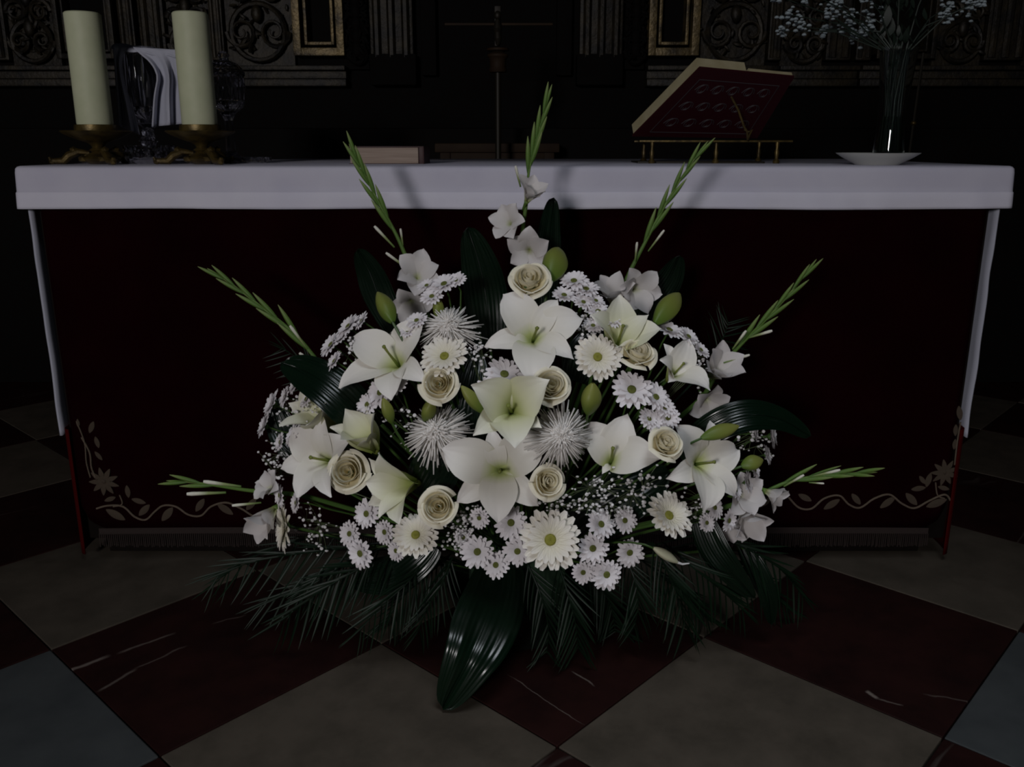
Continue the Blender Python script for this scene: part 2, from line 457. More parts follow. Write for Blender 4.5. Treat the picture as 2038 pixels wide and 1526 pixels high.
# crease of the folded linen, long white side cloths
def side_cloth(xs, side, label, zlow, matw):
    mb = MB()
    def fn(u, v):
        z = .885 - u * (.885 - zlow)
        y = AY0 - .012 + v * .88
        x = xs + side * (.001 - .02 * max(0, y - 2.03) + .003 * noise.noise(Vector((z * 9, 1.0, side * 3.0))))
        if v < .02: y -= .003 * noise.noise(Vector((z * 14, 1.0, 4))) 
        return (x, y, z)
    mb.grid(40, 40, fn)
    o = mb.build('side_cloth', matw); tag(o, label, 'altar cloth')
    s = o.modifiers.new('s', 'SOLIDIFY'); s.thickness = .0055 if side < 0 else .0035; s.offset = 0
    return o
side_cloth(AX0 - .008, -1, 'white linen cloth hanging down the left end of the altar', .325, M_white)
side_cloth(AX1 + .008, 1, 'white linen cloth hanging down the right end of the altar', .32, M_white)
for s, xs, lb in ((-1, AX0 + .006, 'red cloth covering the left end of the altar below white linen'), (1, AX1 - .006, 'red cloth covering the right end of the altar below white linen')):
    mb = MB()
    def fn(u, v):
        z = .345 - u * (.325)
        a = v
        if a < .12:
            an = (a / .12) * pi / 2
            y = AY0 - .028 + .014 * (1 - cos(an)); x = xs - s * .012 + s * .014 * sin(an)
        else:
            y = AY0 - .014 + (a - .12) * .95; x = xs + s * .002 + s * .003 * sin(y * 25)
        return (x, y, z + 0.002 * sin(v * 9))
    mb.grid(12, 40, fn)
    o = mb.build('red_side_cloth', M_redside); tag(o, lb, 'altar cloth')
    o.modifiers.new('s', 'SOLIDIFY').thickness = .002

# frontal panel with rounded lower corners
FY = AY0 - .020
fx0, fx1, fz0, fz1 = -1.052, 1.060, .085, .876
fr = MB()
def frn(u, v):
    x = fx0 + u * (fx1 - fx0)
    e = min(x - fx0, fx1 - x); r = .08
    zb = fz0 + (r - sqrt(max(0, r * r - (r - min(e, r)) ** 2))) * .8
    z = zb + v * (fz1 - zb)
    y = FY + .004 * noise.noise(Vector((x * 3, z * 1.5, 1))) * (1 - v) - .002
    return (x, y, z)
fr.grid(150, 24, frn)
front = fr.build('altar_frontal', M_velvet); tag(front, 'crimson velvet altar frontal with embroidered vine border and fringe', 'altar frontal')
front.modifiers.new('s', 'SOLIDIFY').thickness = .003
# fringe band and threads
fb = MB()
fb.grid(120, 2, lambda u, v: (fx0 + .035 + u * (fx1 - fx0 - .07), FY - .006, .073 + v * .016 + .003 * sin(u * 9)))
fb.build('fringe_braid', M_fringe, front)
ft = MB()
n_ = 420
for i in range(n_):
    x = fx0 + .035 + (fx1 - fx0 - .07) * i / (n_ - 1)
    z1 = .076; l = .034 + random.uniform(-.003, .003)
    ft.tube([(x, FY - .006, z1), (x + random.uniform(-.001, .001), FY - .007, z1 - l)], .0014, 4)
tag(ft.build('fringe_threads', M_fringe, front), kind='stuff')
YE = FY - .0065


def vine(points, r=.0028):
    # smooth through points (pixels)
    P = [at(x, y, YE) for x, y in points]
    out = []
    for i in range(len(P) - 1):
        p0 = P[max(0, i - 1)]; p1 = P[i]; p2 = P[i + 1]; p3 = P[min(len(P) - 1, i + 2)]
        for k in range(6):
            t = k / 6
            out.append(.5 * ((2 * p1) + (p2 - p0) * t + (2 * p0 - 5 * p1 + 4 * p2 - p3) * t * t + (3 * p1 - p0 - 3 * p2 + p3) * t ** 3))
    out.append(P[-1])
    return out


def embroid(pts, r=.0024):
    for s in (0,):
        MB().tube(vine(pts), r, 6).build('embroidered_vine', M_emb, front)
embroid([(192, 1012), (215, 1006), (245, 1008), (268, 1028), (290, 1034), (308, 1018), (325, 1006), (350, 1008), (375, 1024), (400, 1026), (420, 1008), (450, 1000), (480, 1012), (510, 1028), (540, 1014)])
embroid([(1570, 990), (1590, 1010), (1615, 1012), (1640, 992), (1670, 986), (1690, 1004), (1712, 1010), (1740, 992), (1770, 984), (1795, 1002), (1820, 1011), (1850, 996), (1880, 984), (1892, 996)])
embroid([(162, 870), (178, 900), (182, 930), (190, 950)], .002)
embroid([(152, 838), (168, 880), (172, 920), (180, 950)], .0016)
embroid([(238, 985), (243, 1003), (225, 1008)], .0016)
embroid([(1912, 840), (1905, 880), (1900, 925)], .0018)
embroid([(1862, 960), (1866, 985), (1880, 992)], .0016)
leafdef = [(182, 850, 24, 65), (193, 880, 22, 100), (196, 907, 20, -55), (155, 842, 16, 90), (219, 993, 22, 20), (230, 1024, 38, -32), (254, 978, 24, 92), (276, 997, 26, -18), (287, 1015, 30, 45), (333, 1023, 34, 50), (398, 1005, 30, 55), (448, 1013, 34, -38),
           (1602, 990, 28, -28), (1656, 1003, 34, 35), (1704, 993, 32, -50), (1766, 1000, 36, 40), (1814, 993, 32, -45), (1864, 1001, 38, 22), (1828, 972, 26, 8), (1848, 955, 28, 80), (1878, 971, 22, -15), (1910, 822, 28, -75), (1902, 856, 22, 95), (1900, 884, 20, 90), (1836, 955, 20, -50), (1522, 1000, 30, 40), (500, 1003, 30, 50)]


def leaf_emb():
    mb = MB()
    mb.grid(8, 4, lambda u, v: ((u - .5), (v - .5) * .36 * sin(pi * min(1, u * .96 + .02)) ** .75 * 1.1, .035 * sin(pi * u) * (1 - (2 * v - 1) ** 2)))
    return mb.mesh('embroidered_leaf', M_emb)
LE = leaf_emb()
def plane_M(p, ang, sc, n=None):
    n = n or Vector((0, -1, 0)); x = Vector((cos(radians(ang)), 0, sin(radians(ang)))); y = n.cross(x)
    return Matrix.Translation(p) @ Matrix((x, y, n)).transposed().to_4x4() @ Matrix.Scale(sc, 4)
for (x, y, l, a) in leafdef:
    p = at(x, y, YE + .001); link('embroidered_leaf', LE, front, plane_M(p, a, l * mpp(p) * 1.1))
for (x, y, r) in ((207, 958, 30), (1880, 940, 28)):
    p = at(x, y, YE); s = mpp(p)
    mb = MB()
    for k in range(9):
        a = 2 * pi * k / 9 + .2
        mb.grid(5, 2, lambda u, v: (cos(a) * u - sin(a) * (v - .5) * .36 * sin(pi * (.15 + u * .8)), sin(a) * u + cos(a) * (v - .5) * .36 * sin(pi * (.15 + u * .8)), .05 * sin(pi * u)))
    mb.ball((0, 0, .03), .16, 1, (1, 1, .4))
    link('embroidered_flower', mb.mesh('embroidered_flower', M_emb), front, plane_M(p, 10, r * s))

# ------------------------------------------------------------------ retable behind the altar (gilded, carved)
RY = 4.25
ret = empty('retable'); tag(ret, 'dark gilded carved retable behind the altar with framed niches', 'retable')
PXC = 988
def rx(px): return at(px, 100, RY).x
def rz(py): return at(1000, py, RY).z
ZB = rz(178)
ZT = 3.1
MB().box(rx(-330), rx(2350), RY + .06, RY + .35, 0, ZT, .0).build('retable_back', M_blackwood, ret, smooth=False)
MB().box(rx(-330), rx(2350), RY - .55, RY + .06, 0, ZB - .18, .01).build('retable_base', M_blackwood, ret)
Q = lambda px: px * .00236


def both(px0, px1):
    yield rx(PXC + px0), rx(PXC + px1)
    yield rx(PXC - px1), rx(PXC - px0)


def mould(x0, x1, z0, z1, y, m, name='moulding'):
    h = z1 - z0
    mb = MB().box(x0, x1, y - .03, RY + .07, z0, z0 + h * .35, .004).box(x0, x1, y - .015, RY + .07, z0 + h * .38, z0 + h * .75, .004).box(x0, x1, y - .05, RY + .07, z0 + h * .78, z1, .004)
    return mb.build(name, m, ret)
for a, b in ((300, 560), (562, 720), (725, 1345)):
    for x0, x1 in both(a, b): mould(x0, x1, rz(172), rz(132), RY, M_golddim)
for x0, x1 in both(160, 252): MB().box(x0, x1, RY - .03, RY + .07, rz(170), rz(108), .006).build('pedestal', M_blackwood, ret)
# pilasters with fluting
for a, b, m in ((165, 250, M_golddim), (970, 1050, M_golddim), (655, 705, M_golddim), (540, 566, M_golddim), (715, 745, M_golddim)):
    for x0, x1 in both(a, b):
        mb = MB().box(x0, x1, RY - .01, RY + .07, rz(120), ZT - .1, .006)
        w_ = (x1 - x0); nfl = 3 if w_ > .12 else 2
        for i in range(nfl):
            cx = x0 + w_ * (i + .5) / nfl
            mb.tube([(cx, RY - .012, rz(115)), (cx, RY - .012, ZT - .12)], w_ / nfl * .3, 8)
        mb.build('pilaster', m, ret)
# niche frames
def frame(x0, x1, z0, z1, w_, y, m, name='niche_frame'):
    mb = MB()
    for k, (o, d) in enumerate(((0, 0), (w_ * 1.05, .02))):
        ww = w_ * (.75 if k == 0 else .3)
        mb.box(x0 + o, x0 + o + ww, y - .04 + d, RY + .07, z0 + o, z1, .003).box(x1 - o - ww, x1 - o, y - .04 + d, RY + .07, z0 + o, z1, .003).box(x0 + o, x1 - o, y - .035 + d, RY + .07, z0 + o, z0 + o + ww, .003)
    return mb.build(name, m, ret)
for x0, x1 in both(300, 400):
    frame(x0, x1, rz(112), ZT - .4, .045, RY, M_gold)
for x0, x1 in both(752, 868):
    frame(x0, x1, rz(118), ZT - .4, .03, RY, M_golddim)


def carving(x0, x1, z0, z1, seed, m, dens=1.0, hole=True):
    """scrolls and leaves in relief, joined: too small and dim to pick apart"""
    rnd = random.Random(seed); mb = MB(); cx = (x0 + x1) / 2; cz0 = (z0 + z1) / 2; w2 = (x1 - x0) / 2
    zz = z0 + w2 * .9; row = 0
    while zz < z1:
        for s in (-1, 1):
            # scroll
            ox = cx + s * w2 * .48; P = []; Rr = []
            for t in range(22):
                a = t * .48; r = w2 * .46 * (1 - t / 26)
                P.append((ox + s * r * cos(a), RY - .01 - .02 * t / 22, zz + r * sin(a) * (1 if row % 2 else -1))); Rr.append(.011 * (1 - t / 34))
            mb.tube(P, Rr, 6)
            for k in range(int(9 * dens)):
                a = rnd.uniform(0, 2 * pi); r = w2 * rnd.uniform(.25, .58)
                c = (ox + r * cos(a), RY + rnd.uniform(-.03, .02), zz + r * sin(a) * 1.1)
                Mx = Matrix.Rotation(rnd.uniform(0, pi), 3, 'Y') @ Matrix.Rotation(rnd.uniform(-.6, .6), 3, 'X')
                mb.ball(c, rnd.uniform(.012, .028), 1, (1, .45, .42), Mx)
        mb.ball((cx, RY - .02, zz + w2 * .5), .03, 2, (.8, .6, 1.3))
        zz += w2 * 1.15; row += 1
    if hole:
        mb.tube([(cx + w2 * .8 * cos(a * pi / 12), RY - .01, z0 + w2 * .9 + w2 * .8 * sin(a * pi / 12)) for a in range(24)], .012, 6, closed=True)
    mb.box(x0, x1, RY + .02, RY + .07, z0 - .02, z1, 0)
    o = mb.build('carved_relief', m, ret); tag(o, kind='stuff'); return o
for i, (a, b, m) in enumerate(((404, 537, M_golddim), (568, 652, M_golddim), (872, 968, M_golddim), (1052, 1200, M_golddim), (1200, 1340, M_golddim), (256, 296, M_blackwood))):
    for j, (x0, x1) in enumerate(both(a, b)): carving(x0, x1, rz(128), 2.2, i * 7 + j, m)
# inner pilasters of the dark middle bay
for x0, x1 in both(120, 150): MB().box(x0, x1, RY + .0, RY + .07, rz(150), ZT - .1, .006).build('pilaster', M_blackwood, ret)

# processional cross, standing behind the altar
cr = empty('standing_cross'); tag(cr, 'slim dark bronze standing cross with brown knop behind altar middle', 'cross')
CYY = 3.35
def cp(px, py): return at(px, py, CYY)
pz = lambda py: cp(990, py).z
cxx = cp(991, 150).x
MB().tube([(cxx, CYY, .04), (cxx, CYY, pz(140))], .011, 12).build('pole', M_bronze, cr)
MB().lathe([(.17, 0), (.17, .015), (.09, .035), (.03, .05), (.015, .08)], 24, (cxx, CYY, 0)).build('base', M_bronze, cr)
MB().lathe([(.006, 0), (.030, .002), (.033, .01), (.028, .02), (.030, .045), (.038, .055), (.038, .062), (.022, .07), (.040, .075), (.040, .082), (.015, .088)], 20, (cxx, CYY, pz(145))).build('knop', M_brownwood, cr)
MB().box(cxx - .011, cxx + .011, CYY - .006, CYY + .006, pz(92), pz(12), .003).build('upright', M_bronze, cr)
MB().box(cp(885, 48).x, cp(1100, 48).x, CYY - .006, CYY + .006, pz(51), pz(46), .002).build('crossbar', M_brownwood, cr)
fb = MB(); fb.ball((cxx, CYY - .016, pz(32)), .013, 2, (1, 1, 1.25)); fb.tube([(cxx, CYY - .014, pz(40)), (cxx, CYY - .017, pz(58)), (cxx, CYY - .014, pz(66)), (cxx + .002, CYY - .02, pz(78)), (cxx, CYY - .014, pz(90))], [.008, .017, .012, .013, .007], 10)
fb.build('corpus', M_bronze, cr)
# low wooden bench in the gloom
be = empty('bench'); tag(be, 'low brown wooden bench in shadow behind the altar middle', 'bench')
by = 3.61
x0, x1 = at(868, 290, by).x, at(1112, 290, by).x; zt = at(990, 285, by).z
MB().box(x0, x1, by - .075, by + .075, zt - .035, zt, .006).build('seat', M_brownwood, be)
MB().box(x0 + .03, x1 - .03, by - .06, by - .045, zt - .12, zt - .035, .004).build('apron', M_brownwood, be)
for sx in (x0 + .04, x1 - .04):
    for sy in (by - .05, by + .05): MB().box(sx - .02, sx + .02, sy - .02, sy + .02, 0, zt - .035, .004).build('leg', M_brownwood, be)

# thin brass rod stand right of the vase
rd = empty('candle_lighter'); tag(rd, 'thin brass rod standing behind the altar right of the vase', 'rod')
p0 = at(1838, 105, 3.1); p1 = at(1818, 245, 3.1); p2 = Vector((p1.x - .02, 3.1, 0.03))
MB().tube([p2, p1.lerp(p2, .5), p1, p0], .0045, 8).build('rod', M_bronze, rd)
MB().ball(p1, .010, 2, (1, 1, .8)).build('knob', M_brass, rd)
MB().lathe([(.11, 0), (.11, .012), (.03, .02), (.012, .05)], 20, (p2.x, 3.1, 0)).build('base', M_bronze, rd)

# ------------------------------------------------------------------ on the altar
TZ = CT


def on_table(px, Y): return Vector((at(px, 325, Y).x, Y, TZ))


def candle(pxc, label, lab2, Y=2.17):
    zb = at(190, 248, Y).z; zt = at(190, 25, Y).z
    b = on_table(pxc, Y); b.x = at(pxc, 250, Y).x
    h = zb - TZ
    st = empty('candle_holder', b); tag(st, lab2, 'candlestick', 'brass candle holders')
    MB().lathe([(.012, h * .42), (.016, h * .5), (.024, h * .56), (.052, h * .66), (.074, h * .78), (.080, h * .83), (.078, h * .85), (.060, h * .80), (.044, h * .76), (.0, h * .75)], 32).build('drip_dish', M_brass, st)
    MB().lathe([(.040, h * .76), (.0455, h * .78), (.0475, h * .90), (.0465, h * .995), (.043, h * .995), (.042, h * .9), (.0, h * .89)], 32).build('candle_cup', M_brightbrass if False else M_brass, st)
    MB().lathe([(.014, .0), (.040, h * .10), (.046, h * .16), (.030, h * .26), (.014, h * .32), (.021, h * .37), (.012, h * .44)], 24).build('stem', M_brass, st)
    for k in range(3):
        a = radians(-90 + 40 + 120 * k)
        P = [Vector((cos(a) * r, sin(a) * r, z)) for r, z in ((.02, h * .30), (.045, h * .33), (.066, h * .24), (.080, h * .10), (.095, .009), (.108, .010), (.112, .018))]
        mb = MB().tube(P, [.006, .010, .012, .011, .009, .007, .004], 8, flat=.8)
        mb.ball((cos(a) * .106, sin(a) * .106, .0085), .0085, 1)
        mb.ball((cos(a) * .055, sin(a) * .055, h * .36), .010, 1)
        mb.build('foot', M_brass, st)
    for k in range(5):
        a = 2 * pi * k / 5 + .3
        MB().ball((cos(a) * .040, sin(a) * .040, h * .15), .012, 1, (1, 1, .8)).build('boss', M_brass, st)
    ca = empty('candle', (b.x, b.y, zb - .0)); tag(ca, label, 'candle', 'pillar candles on the altar')
    H = zt - zb
    MB().lathe([(.0395, 0), (.0405, .003), (.0400, H * .5), (.0400, H - .003), (.0375, H - .0005), (.030, H - .004), (.012, H - .012), (0.0, H - .013)], 40).build('wax', M_wax, ca)
    MB().tube([(0, 0, H - .015), (.001, 0, H - .006), (.003, .001, H - .002)], .0012, 6).build('wick', M_plastic, ca)


candle(190, 'cream pillar candle at the left end of the altar', 'ornate dark brass holder under the left pillar candle')
candle(398, 'cream pillar candle beside the cut crystal jar', 'ornate dark brass holder under the pillar candle next to crystal jar', 2.17)

cutf = lambda n, d: (lambda a, z: 1 + d * (abs(((a * n / (2 * pi)) + z * 22) % 1 - .5) * 2 - .5) + d * (abs(((a * n / (2 * pi)) - z * 22) % 1 - .5) * 2 - .5))
FAC = dict(smooth=False)
# left crystal vessel under the towel
YV = 2.34
def vx(px, py=200): return at(px, py, YV).x
def vz(py): return at(300, py, YV).z
gv = empty('crystal_goblet', (vx(290), YV, TZ)); tag(gv, 'tall cut crystal goblet half covered by a white towel', 'goblet')
H = vz(95) - TZ
MB().lathe([(.065, 0), (.066, .004), (.045, .012), (.020, .025), (.012, .045), (.018, .06), (.012, .075), (.014, .088), (.030, .10), (.044, .125), (.050, .16), (.050, .2), (.047, H - .01), (.046, H), (.043, H), (.044, .2), (.04, .14), (.0, .11)], 48, ripple=cutf(16, .035)).build('goblet', M_crystal, gv, **FAC)
# towel: draped band over the rim, falling in folds at left and right
tw = MB()
def lerp_tab(tab, y):
    for (y0, a0), (y1, a1) in zip(tab, tab[1:]):
        if y <= y1: return a0 + (a1 - a0) * max(0, (y - y0)) / (y1 - y0)
    return tab[-1][1]
def smooth_tab(tab, y): return (lerp_tab(tab, y - 12) + lerp_tab(tab, y) * 2 + lerp_tab(tab, y + 12)) / 4
def tail(Lt, Rt, y0, y1a, y1b, ph):
    def fn(u, v):
        py = y0 + 5 * v + u * ((y1a + (y1b - y1a) * v) - y0 - 5 * v)
        px = smooth_tab(Lt, py) * (1 - v) + smooth_tab(Rt, py) * v
        d = min(1, u * 2.5)
        return at(px, py, YV - .055 - .016 * sin(v * 11 + ph + u * 1.2) * d - .006 * sin(v * 23 + ph) * d)
    tw.grid(26, 18, fn)
tail([(80, 224), (120, 228), (200, 233), (270, 238)], [(80, 262), (100, 248), (125, 242), (150, 245), (205, 262), (270, 279)], 90, 250, 268, .3)
tail([(80, 256), (100, 266), (120, 298), (150, 315), (190, 307), (255, 303)], [(80, 352), (150, 356), (255, 366)], 94, 252, 246, 1.4)
def band(u, v):
    px = 221 + 131 * v; top = 82 + 17 * v
    an = u * pi
    p = at(px, top + 12, YV - .055)
    return Vector((p.x, YV + .055 * -cos(an) + .002 * sin(v * 20), p.z - .004 + .016 * sin(an) + .002 * sin(v * 17)))
tw.grid(12, 24, band)
tw.grid(8, 20, lambda u, v: (at(221 + 131 * v, 100, YV).x, YV + .055 + .004 * sin(v * 15) * u, at(221 + 131 * v, 94 + 17 * v, YV - .055).z - .004 - u * .16))
two = tw.build('towel', M_white); tag(two, 'white folded towel draped over crystal between the two candles', 'towel')
sm = two.modifiers.new('s', 'SOLIDIFY'); sm.thickness = .003; sm.offset = 0
# right: covered crystal jar on foot
Yj = 2.30
gj = empty('crystal_jar', (at(452, 200, Yj).x, Yj, TZ)); tag(gj, 'round lidded cut crystal jar on a foot behind the candle', 'jar')
zj = lambda py: at(452, py, Yj).z - TZ
MB().lathe([(.050, 0), (.050, .004), (.03, .012), (.012, .03), (.010, zj(240)), (.020, zj(225)), (.038, zj(213)), (.045, zj(200)), (.047, zj(175)), (.044, zj(155)), (.046, zj(150)), (.043, zj(150)), (.040, zj(175)), (.036, zj(200)), (0, zj(213))], 48, ripple=cutf(18, .03)).build('bowl', M_crystal, gj, **FAC)
MB().lathe([(.047, zj(150)), (.048, zj(146)), (.043, zj(138)), (.030, zj(126)), (.012, zj(120)), (.010, zj(116)), (.015, zj(110)), (.010, zj(103)), (0, zj(101))], 40, ripple=cutf(18, .03)).build('lid', M_crystal, gj, **FAC)
# crystal dishes between holders
for (px, Yd, r, h, lb) in ((300, 2.20, .058, .045, 'cut crystal cruet base sparkling between two brass candle holders'), (497, 2.32, .055, .016, 'flat cut crystal dish right of the brass holders')):
    g = MB().lathe([(r * .6, 0), (r * .8, h * .1), (r * .95, h * .25), (r, h * .45), (r, h * .7), (r * .97, h), (r * .9, h), (r * .86, h * .4), (0, h * .2)], 40, ripple=cutf(14, .07)).build('crystal_dish', M_crystal, **FAC)
    g.location = on_table(px, Yd); tag(g, lb, 'dish')
g = MB().lathe([(.014, 0), (.020, .008), (.024, .02), (.016, .032), (.022, .045), (.012, .058), (.015, .07), (0, .078)], 24, ripple=cutf(8, .06)).build('crystal_stopper', M_crystal, **FAC)
g.location = on_table(300, 2.20) + Vector((0, 0, .010)); tag(g, 'small faceted crystal stopper standing in the dish below the towel', 'stopper')

# closed book
bk = empty('closed_book', on_table(765, 2.20)); tag(bk, 'thick closed book lying on the altar with page edges forward', 'book')
bk.rotation_euler = (0, 0, radians(-2))
s = mpp(bk.location); hw = 68 * s; hh = at(765, 291, 2.2).z - TZ
MB().box(-hw, hw, -.0, .105, .003, hh - .003, .001).build('pages', M_pages, bk)
mb = MB().box(-hw - .003, hw + .014, -.003, .108, 0, .003, .0008).box(-hw - .003, hw + .014, -.003, .108, hh - .003, hh, .0008)
mb.box(hw + .001, hw + .015, -.003, .108, .0, hh, .004)
mb.build('cover', M_darkcover, bk)

# missal on its stand
ms = empty('missal_stand', on_table(1425, 2.30)); tag(ms, 'low brass book stand with four turned feet under open missal', 'book stand')
Ym = 2.26
zbar = at(1420, 281, Ym).z - TZ
xb0, xb1 = at(1272, 281, Ym).x - ms.location.x, at(1576, 281, Ym).x - ms.location.x
MB().box(xb0, xb1, -.05, -.043, zbar - .0022, zbar + .0022, .001).box(xb0 + .01, xb1 - .01, .12, .127, zbar - .0022, zbar + .0022, .001).box(xb0 + .02, xb0 + .03, -.045, .12, zbar - .002, zbar + .002).box(xb1 - .03, xb1 - .02, -.045, .12, zbar - .002, zbar + .002).build('frame', M_brass, ms)
for px, yy in ((1297, -.045), (1427, -.03), (1545, -.045), (1300, .12), (1545, .12)):
    xx = at(px, 300, Ym).x - ms.location.x
    k = zbar
    MB().lathe([(.0075, 0), (.009, k * .12), (.004, k * .25), (.006, k * .5), (.0035, k * .7), (.005, k * .9), (.004, k)], 12, (xx, yy, 0)).build('foot', M_brass, ms)
MB().box(xb0 + .0, xb1 - .06, -.030, .10, 0.002, .006, .001).build('lower_plate', M_bronze, ms)
Pp = [at(px, py, 2.235) - ms.location for px, py in ((1455, 192), (1462, 205), (1470, 220), (1476, 238), (1481, 252), (1487, 262), (1488, 278))]
MB().tube(Pp, .0028, 8).build('prop', M_brass, ms)
PB = [at(px, py, 2.235) - ms.location for px, py in ((1481, 258), (1490, 262), (1497, 258), (1492, 268), (1488, 279))]
MB().tube(PB, .0022, 6).build('scroll', M_brass, ms)

bo = empty('missal'); tag(bo, 'open red missal leaning on the stand with patterned cover', 'book')
BL = at(1258, 268, 2.36); BR = at(1506, 272, 2.40); TL = at(1392, 132, 2.20); TR = at(1580, 150, 2.24); TM = at(1484, 134, 2.22)
nrm = (BR - BL).cross(TL - BL).normalized()
if nrm.y < 0: nrm = -nrm
def quadslab(P, th, n, name, m, par, nu=10, inset=0):
    mb = MB(); a, b, c, d = P      # BL BR TR TL
    def f(u, v, off): return (a.lerp(b, u)).lerp(d.lerp(c, u), v) + n * off
    mb.grid(nu, nu, lambda u, v: f(u, v, 0)); mb.grid(nu, nu, lambda u, v: f(u, v, th))
    for (fn) in (lambda u, v: f(u, 0, th * v), lambda u, v: f(u, 1, th * v), lambda u, v: f(0, u, th * v), lambda u, v: f(1, u, th * v)): mb.grid(nu, 1, fn)
    return mb.build(name, m, par)
quadslab((BL, BR, TR, TL), .006, -nrm, 'cover', M_redbook, bo)
mid = .50
BLi = BL.lerp(BR, .015); TMp = TL.lerp(TR, mid); BMp = BL.lerp(BR, mid)
quadslab((BL.lerp(TL, .02), BMp.lerp(TMp, .02), TMp.lerp(BMp, .01), TL.lerp(BL, .01)), .030, nrm, 'page_block', M_gilt_pages, bo)
quadslab((BMp.lerp(TMp, .02), BR.lerp(TR, .02).lerp(BMp, .02), TR.lerp(TMp, .03), TMp.lerp(TR, .04)), .009, nrm, 'page_block', M_gilt_pages, bo)
# ornament on the cover
orn = MB(); rnd = random.Random(3)
def cpt(u, v): return BL.lerp(BR, u).lerp(TL.lerp(TR, u), v) - nrm * .0068
orn.tube([cpt(u, v) for u, v in ((.10, .08), (.9, .08), (.9, .86), (.1, .86))], .0012, 5, closed=True)
for i in range(5):
    for j in range(3):
        cu = .2 + i * .15; cv = .22 + j * .25
        for s in (-1, 1):
            orn.tube([cpt(cu + s * (.058 * (1 - t / 14)) * cos(t * .55), cv + .10 * (1 - t / 14) * sin(t * .55)) for t in range(12)], .0010, 4)
orn.build('cover_ornament', mat('cover_ornament', (.034, .028, .032), .6), bo)

# saucer and vase
Ys = 2.10
sx_ = at(1746, 315, Ys).x
sa = MB().lathe([(.040, 0), (.046, .001), (.050, .004), (.075, .017), (.091, .027), (.0925, .0285), (.090, .0285), (.070, .018), (.045, .008), (0, .007)], 48).build('saucer', M_porcelain)
sa.location = (sx_, Ys, TZ); tag(sa, 'white porcelain saucer under the glass vase', 'saucer')
Yv = Ys
va = empty('glass_vase', (at(1768, 300, Yv).x, Yv, TZ + .0075)); tag(va, 'tall narrow clear glass vase of greenery standing on white saucer', 'vase')
zt_ = at(1768, 95, Yv).z - TZ - .0075
VH = zt_
MB().lathe([(.036, 0), (.038, .003), (.034, .03), (.031, .08), (.032, .14), (.040, VH - .01), (.043, VH), (.0415, VH), (.0385, VH - .01), (.0305, .14), (.0295, .08), (.032, .03), (.033, .010), (0, .008)], 40).build('vessel', M_glass, va)
MB().lathe([(0, .0095), (.0315, .0110), (.0315, .03), (.0287, .08), (.0287, .10), (0, .10)], 32).build('water', M_water, va)
sp = empty('greenery_sprig', (va.location.x, Yv, va.location.z + .012)); tag(sp, 'bunch of dark leafy stems with pale tiny blossoms in the vase', 'flowers')
rnd = random.Random(11)
vb = sp.location
stm = MB(); lv = MB(); bl = MB()
clusters = [(1575, 30, 22), (1598, 55, 14), (1640, 60, 12), (1655, 20, 20), (1690, 40, 24), (1735, 35, 26), (1702, 72, 16), (1720, 62, 14), (1560, 62, 12), (1668, 5, 16), (1888, 12, 14), (1925, 12, 20), (1950, 2, 14), (1882, 35, 14), (1725, -10, 20), (1600, -20, 26), (1790, -60, 30), (1850, -40, 26), (1540, -10, 18)]
for (px, py, r) in clusters:
    yy = Yv + rnd.uniform(-.08, .08); q = at(px, py, yy) - vb
    b_ = Vector((rnd.uniform(-.014, .014), rnd.uniform(-.014, .014), .01)); mid_ = Vector((q.x * .12 + rnd.uniform(-.01, .01), rnd.uniform(-.015, .015), VH - .02))
    P = [b_, b_.lerp(mid_, .5), mid_, mid_.lerp(q, .5) + Vector((0, 0, .02)), q]
    stm.tube(P, [.0022, .0022, .002, .0016, .001], 6)
    sc_ = mpp(at(px, py, yy))
    for k in range(int(r * 1.1)):
        o = Vector((rnd.gauss(0, .45), rnd.gauss(0, .45), rnd.gauss(0, .5))) * r * sc_
        bl.ball(q + o, rnd.uniform(.0035, .0070), 1, (1, 1, .7))
for k in range(120):
    py = rnd.uniform(-70, 175); cxp = 1790 if py < 110 else 1768; wd = 60 if py < 60 else 38
    if py > 110: wd = 20
    q = at(rnd.gauss(cxp, wd * .5), py, Yv + rnd.uniform(-.03, .03)) - vb
    if py > 110: q = Vector((max(-.026, min(.026, q.x)), max(-.016, min(.016, q.y)), q.z))
    Mx = Matrix.Rotation(rnd.uniform(0, 2 * pi), 3, 'Z') @ Matrix.Rotation(rnd.uniform(.2, 1.3), 3, 'X')
    L_ = rnd.uniform(.02, .045) * (1 if py < 90 else .35)
    lv.grid(5, 2, lambda u, v: Mx @ Vector(((v - .5) * L_ * .4 * sin(pi * u), .01 * u * u, u * L_)) + q)
for k in range(7):
    a = k * .9; lv.tube([(cos(a) * .020, sin(a) * .02, .012), (cos(a) * .012, sin(a) * .012, VH * .5), (cos(a + 1) * .018, sin(a + 1) * .018, VH)], .0026, 6)
stm.build('stems', M_vgreen, sp); tag(lv.build('leaves', M_vgreen, sp), kind='stuff'); tag(bl.build('blossoms', M_limon, sp), kind='stuff')

# ------------------------------------------------------------------ FLOWER ARRANGEMENT
YB = 1.70
base = Vector((at(1030, 1200, YB).x, YB, 0))
ar = empty('flower_bowl', base); tag(ar, 'low black bowl with green foam under the white flowers', 'bowl')
MB().lathe([(.10, 0), (.11, .004), (.135, .05), (.15, .10), (.152, .105), (.146, .105), (.13, .05), (.1, .012), (0, .012)], 36).build('bowl', M_plastic, ar)
MB().box(-.10, .10, -.08, .08, .012, .20, .02).build('foam', M_foam, ar)
FOAM = base + Vector((0, 0, .16))


def dome(px, py, dy=0.0):
    u = (px - 1030) / 560; v = (py - 985) / 500
    r2 = min(1, u * u + v * v)
    return at(px, py, 1.73 - .27 * sqrt(1 - r2) + dy)


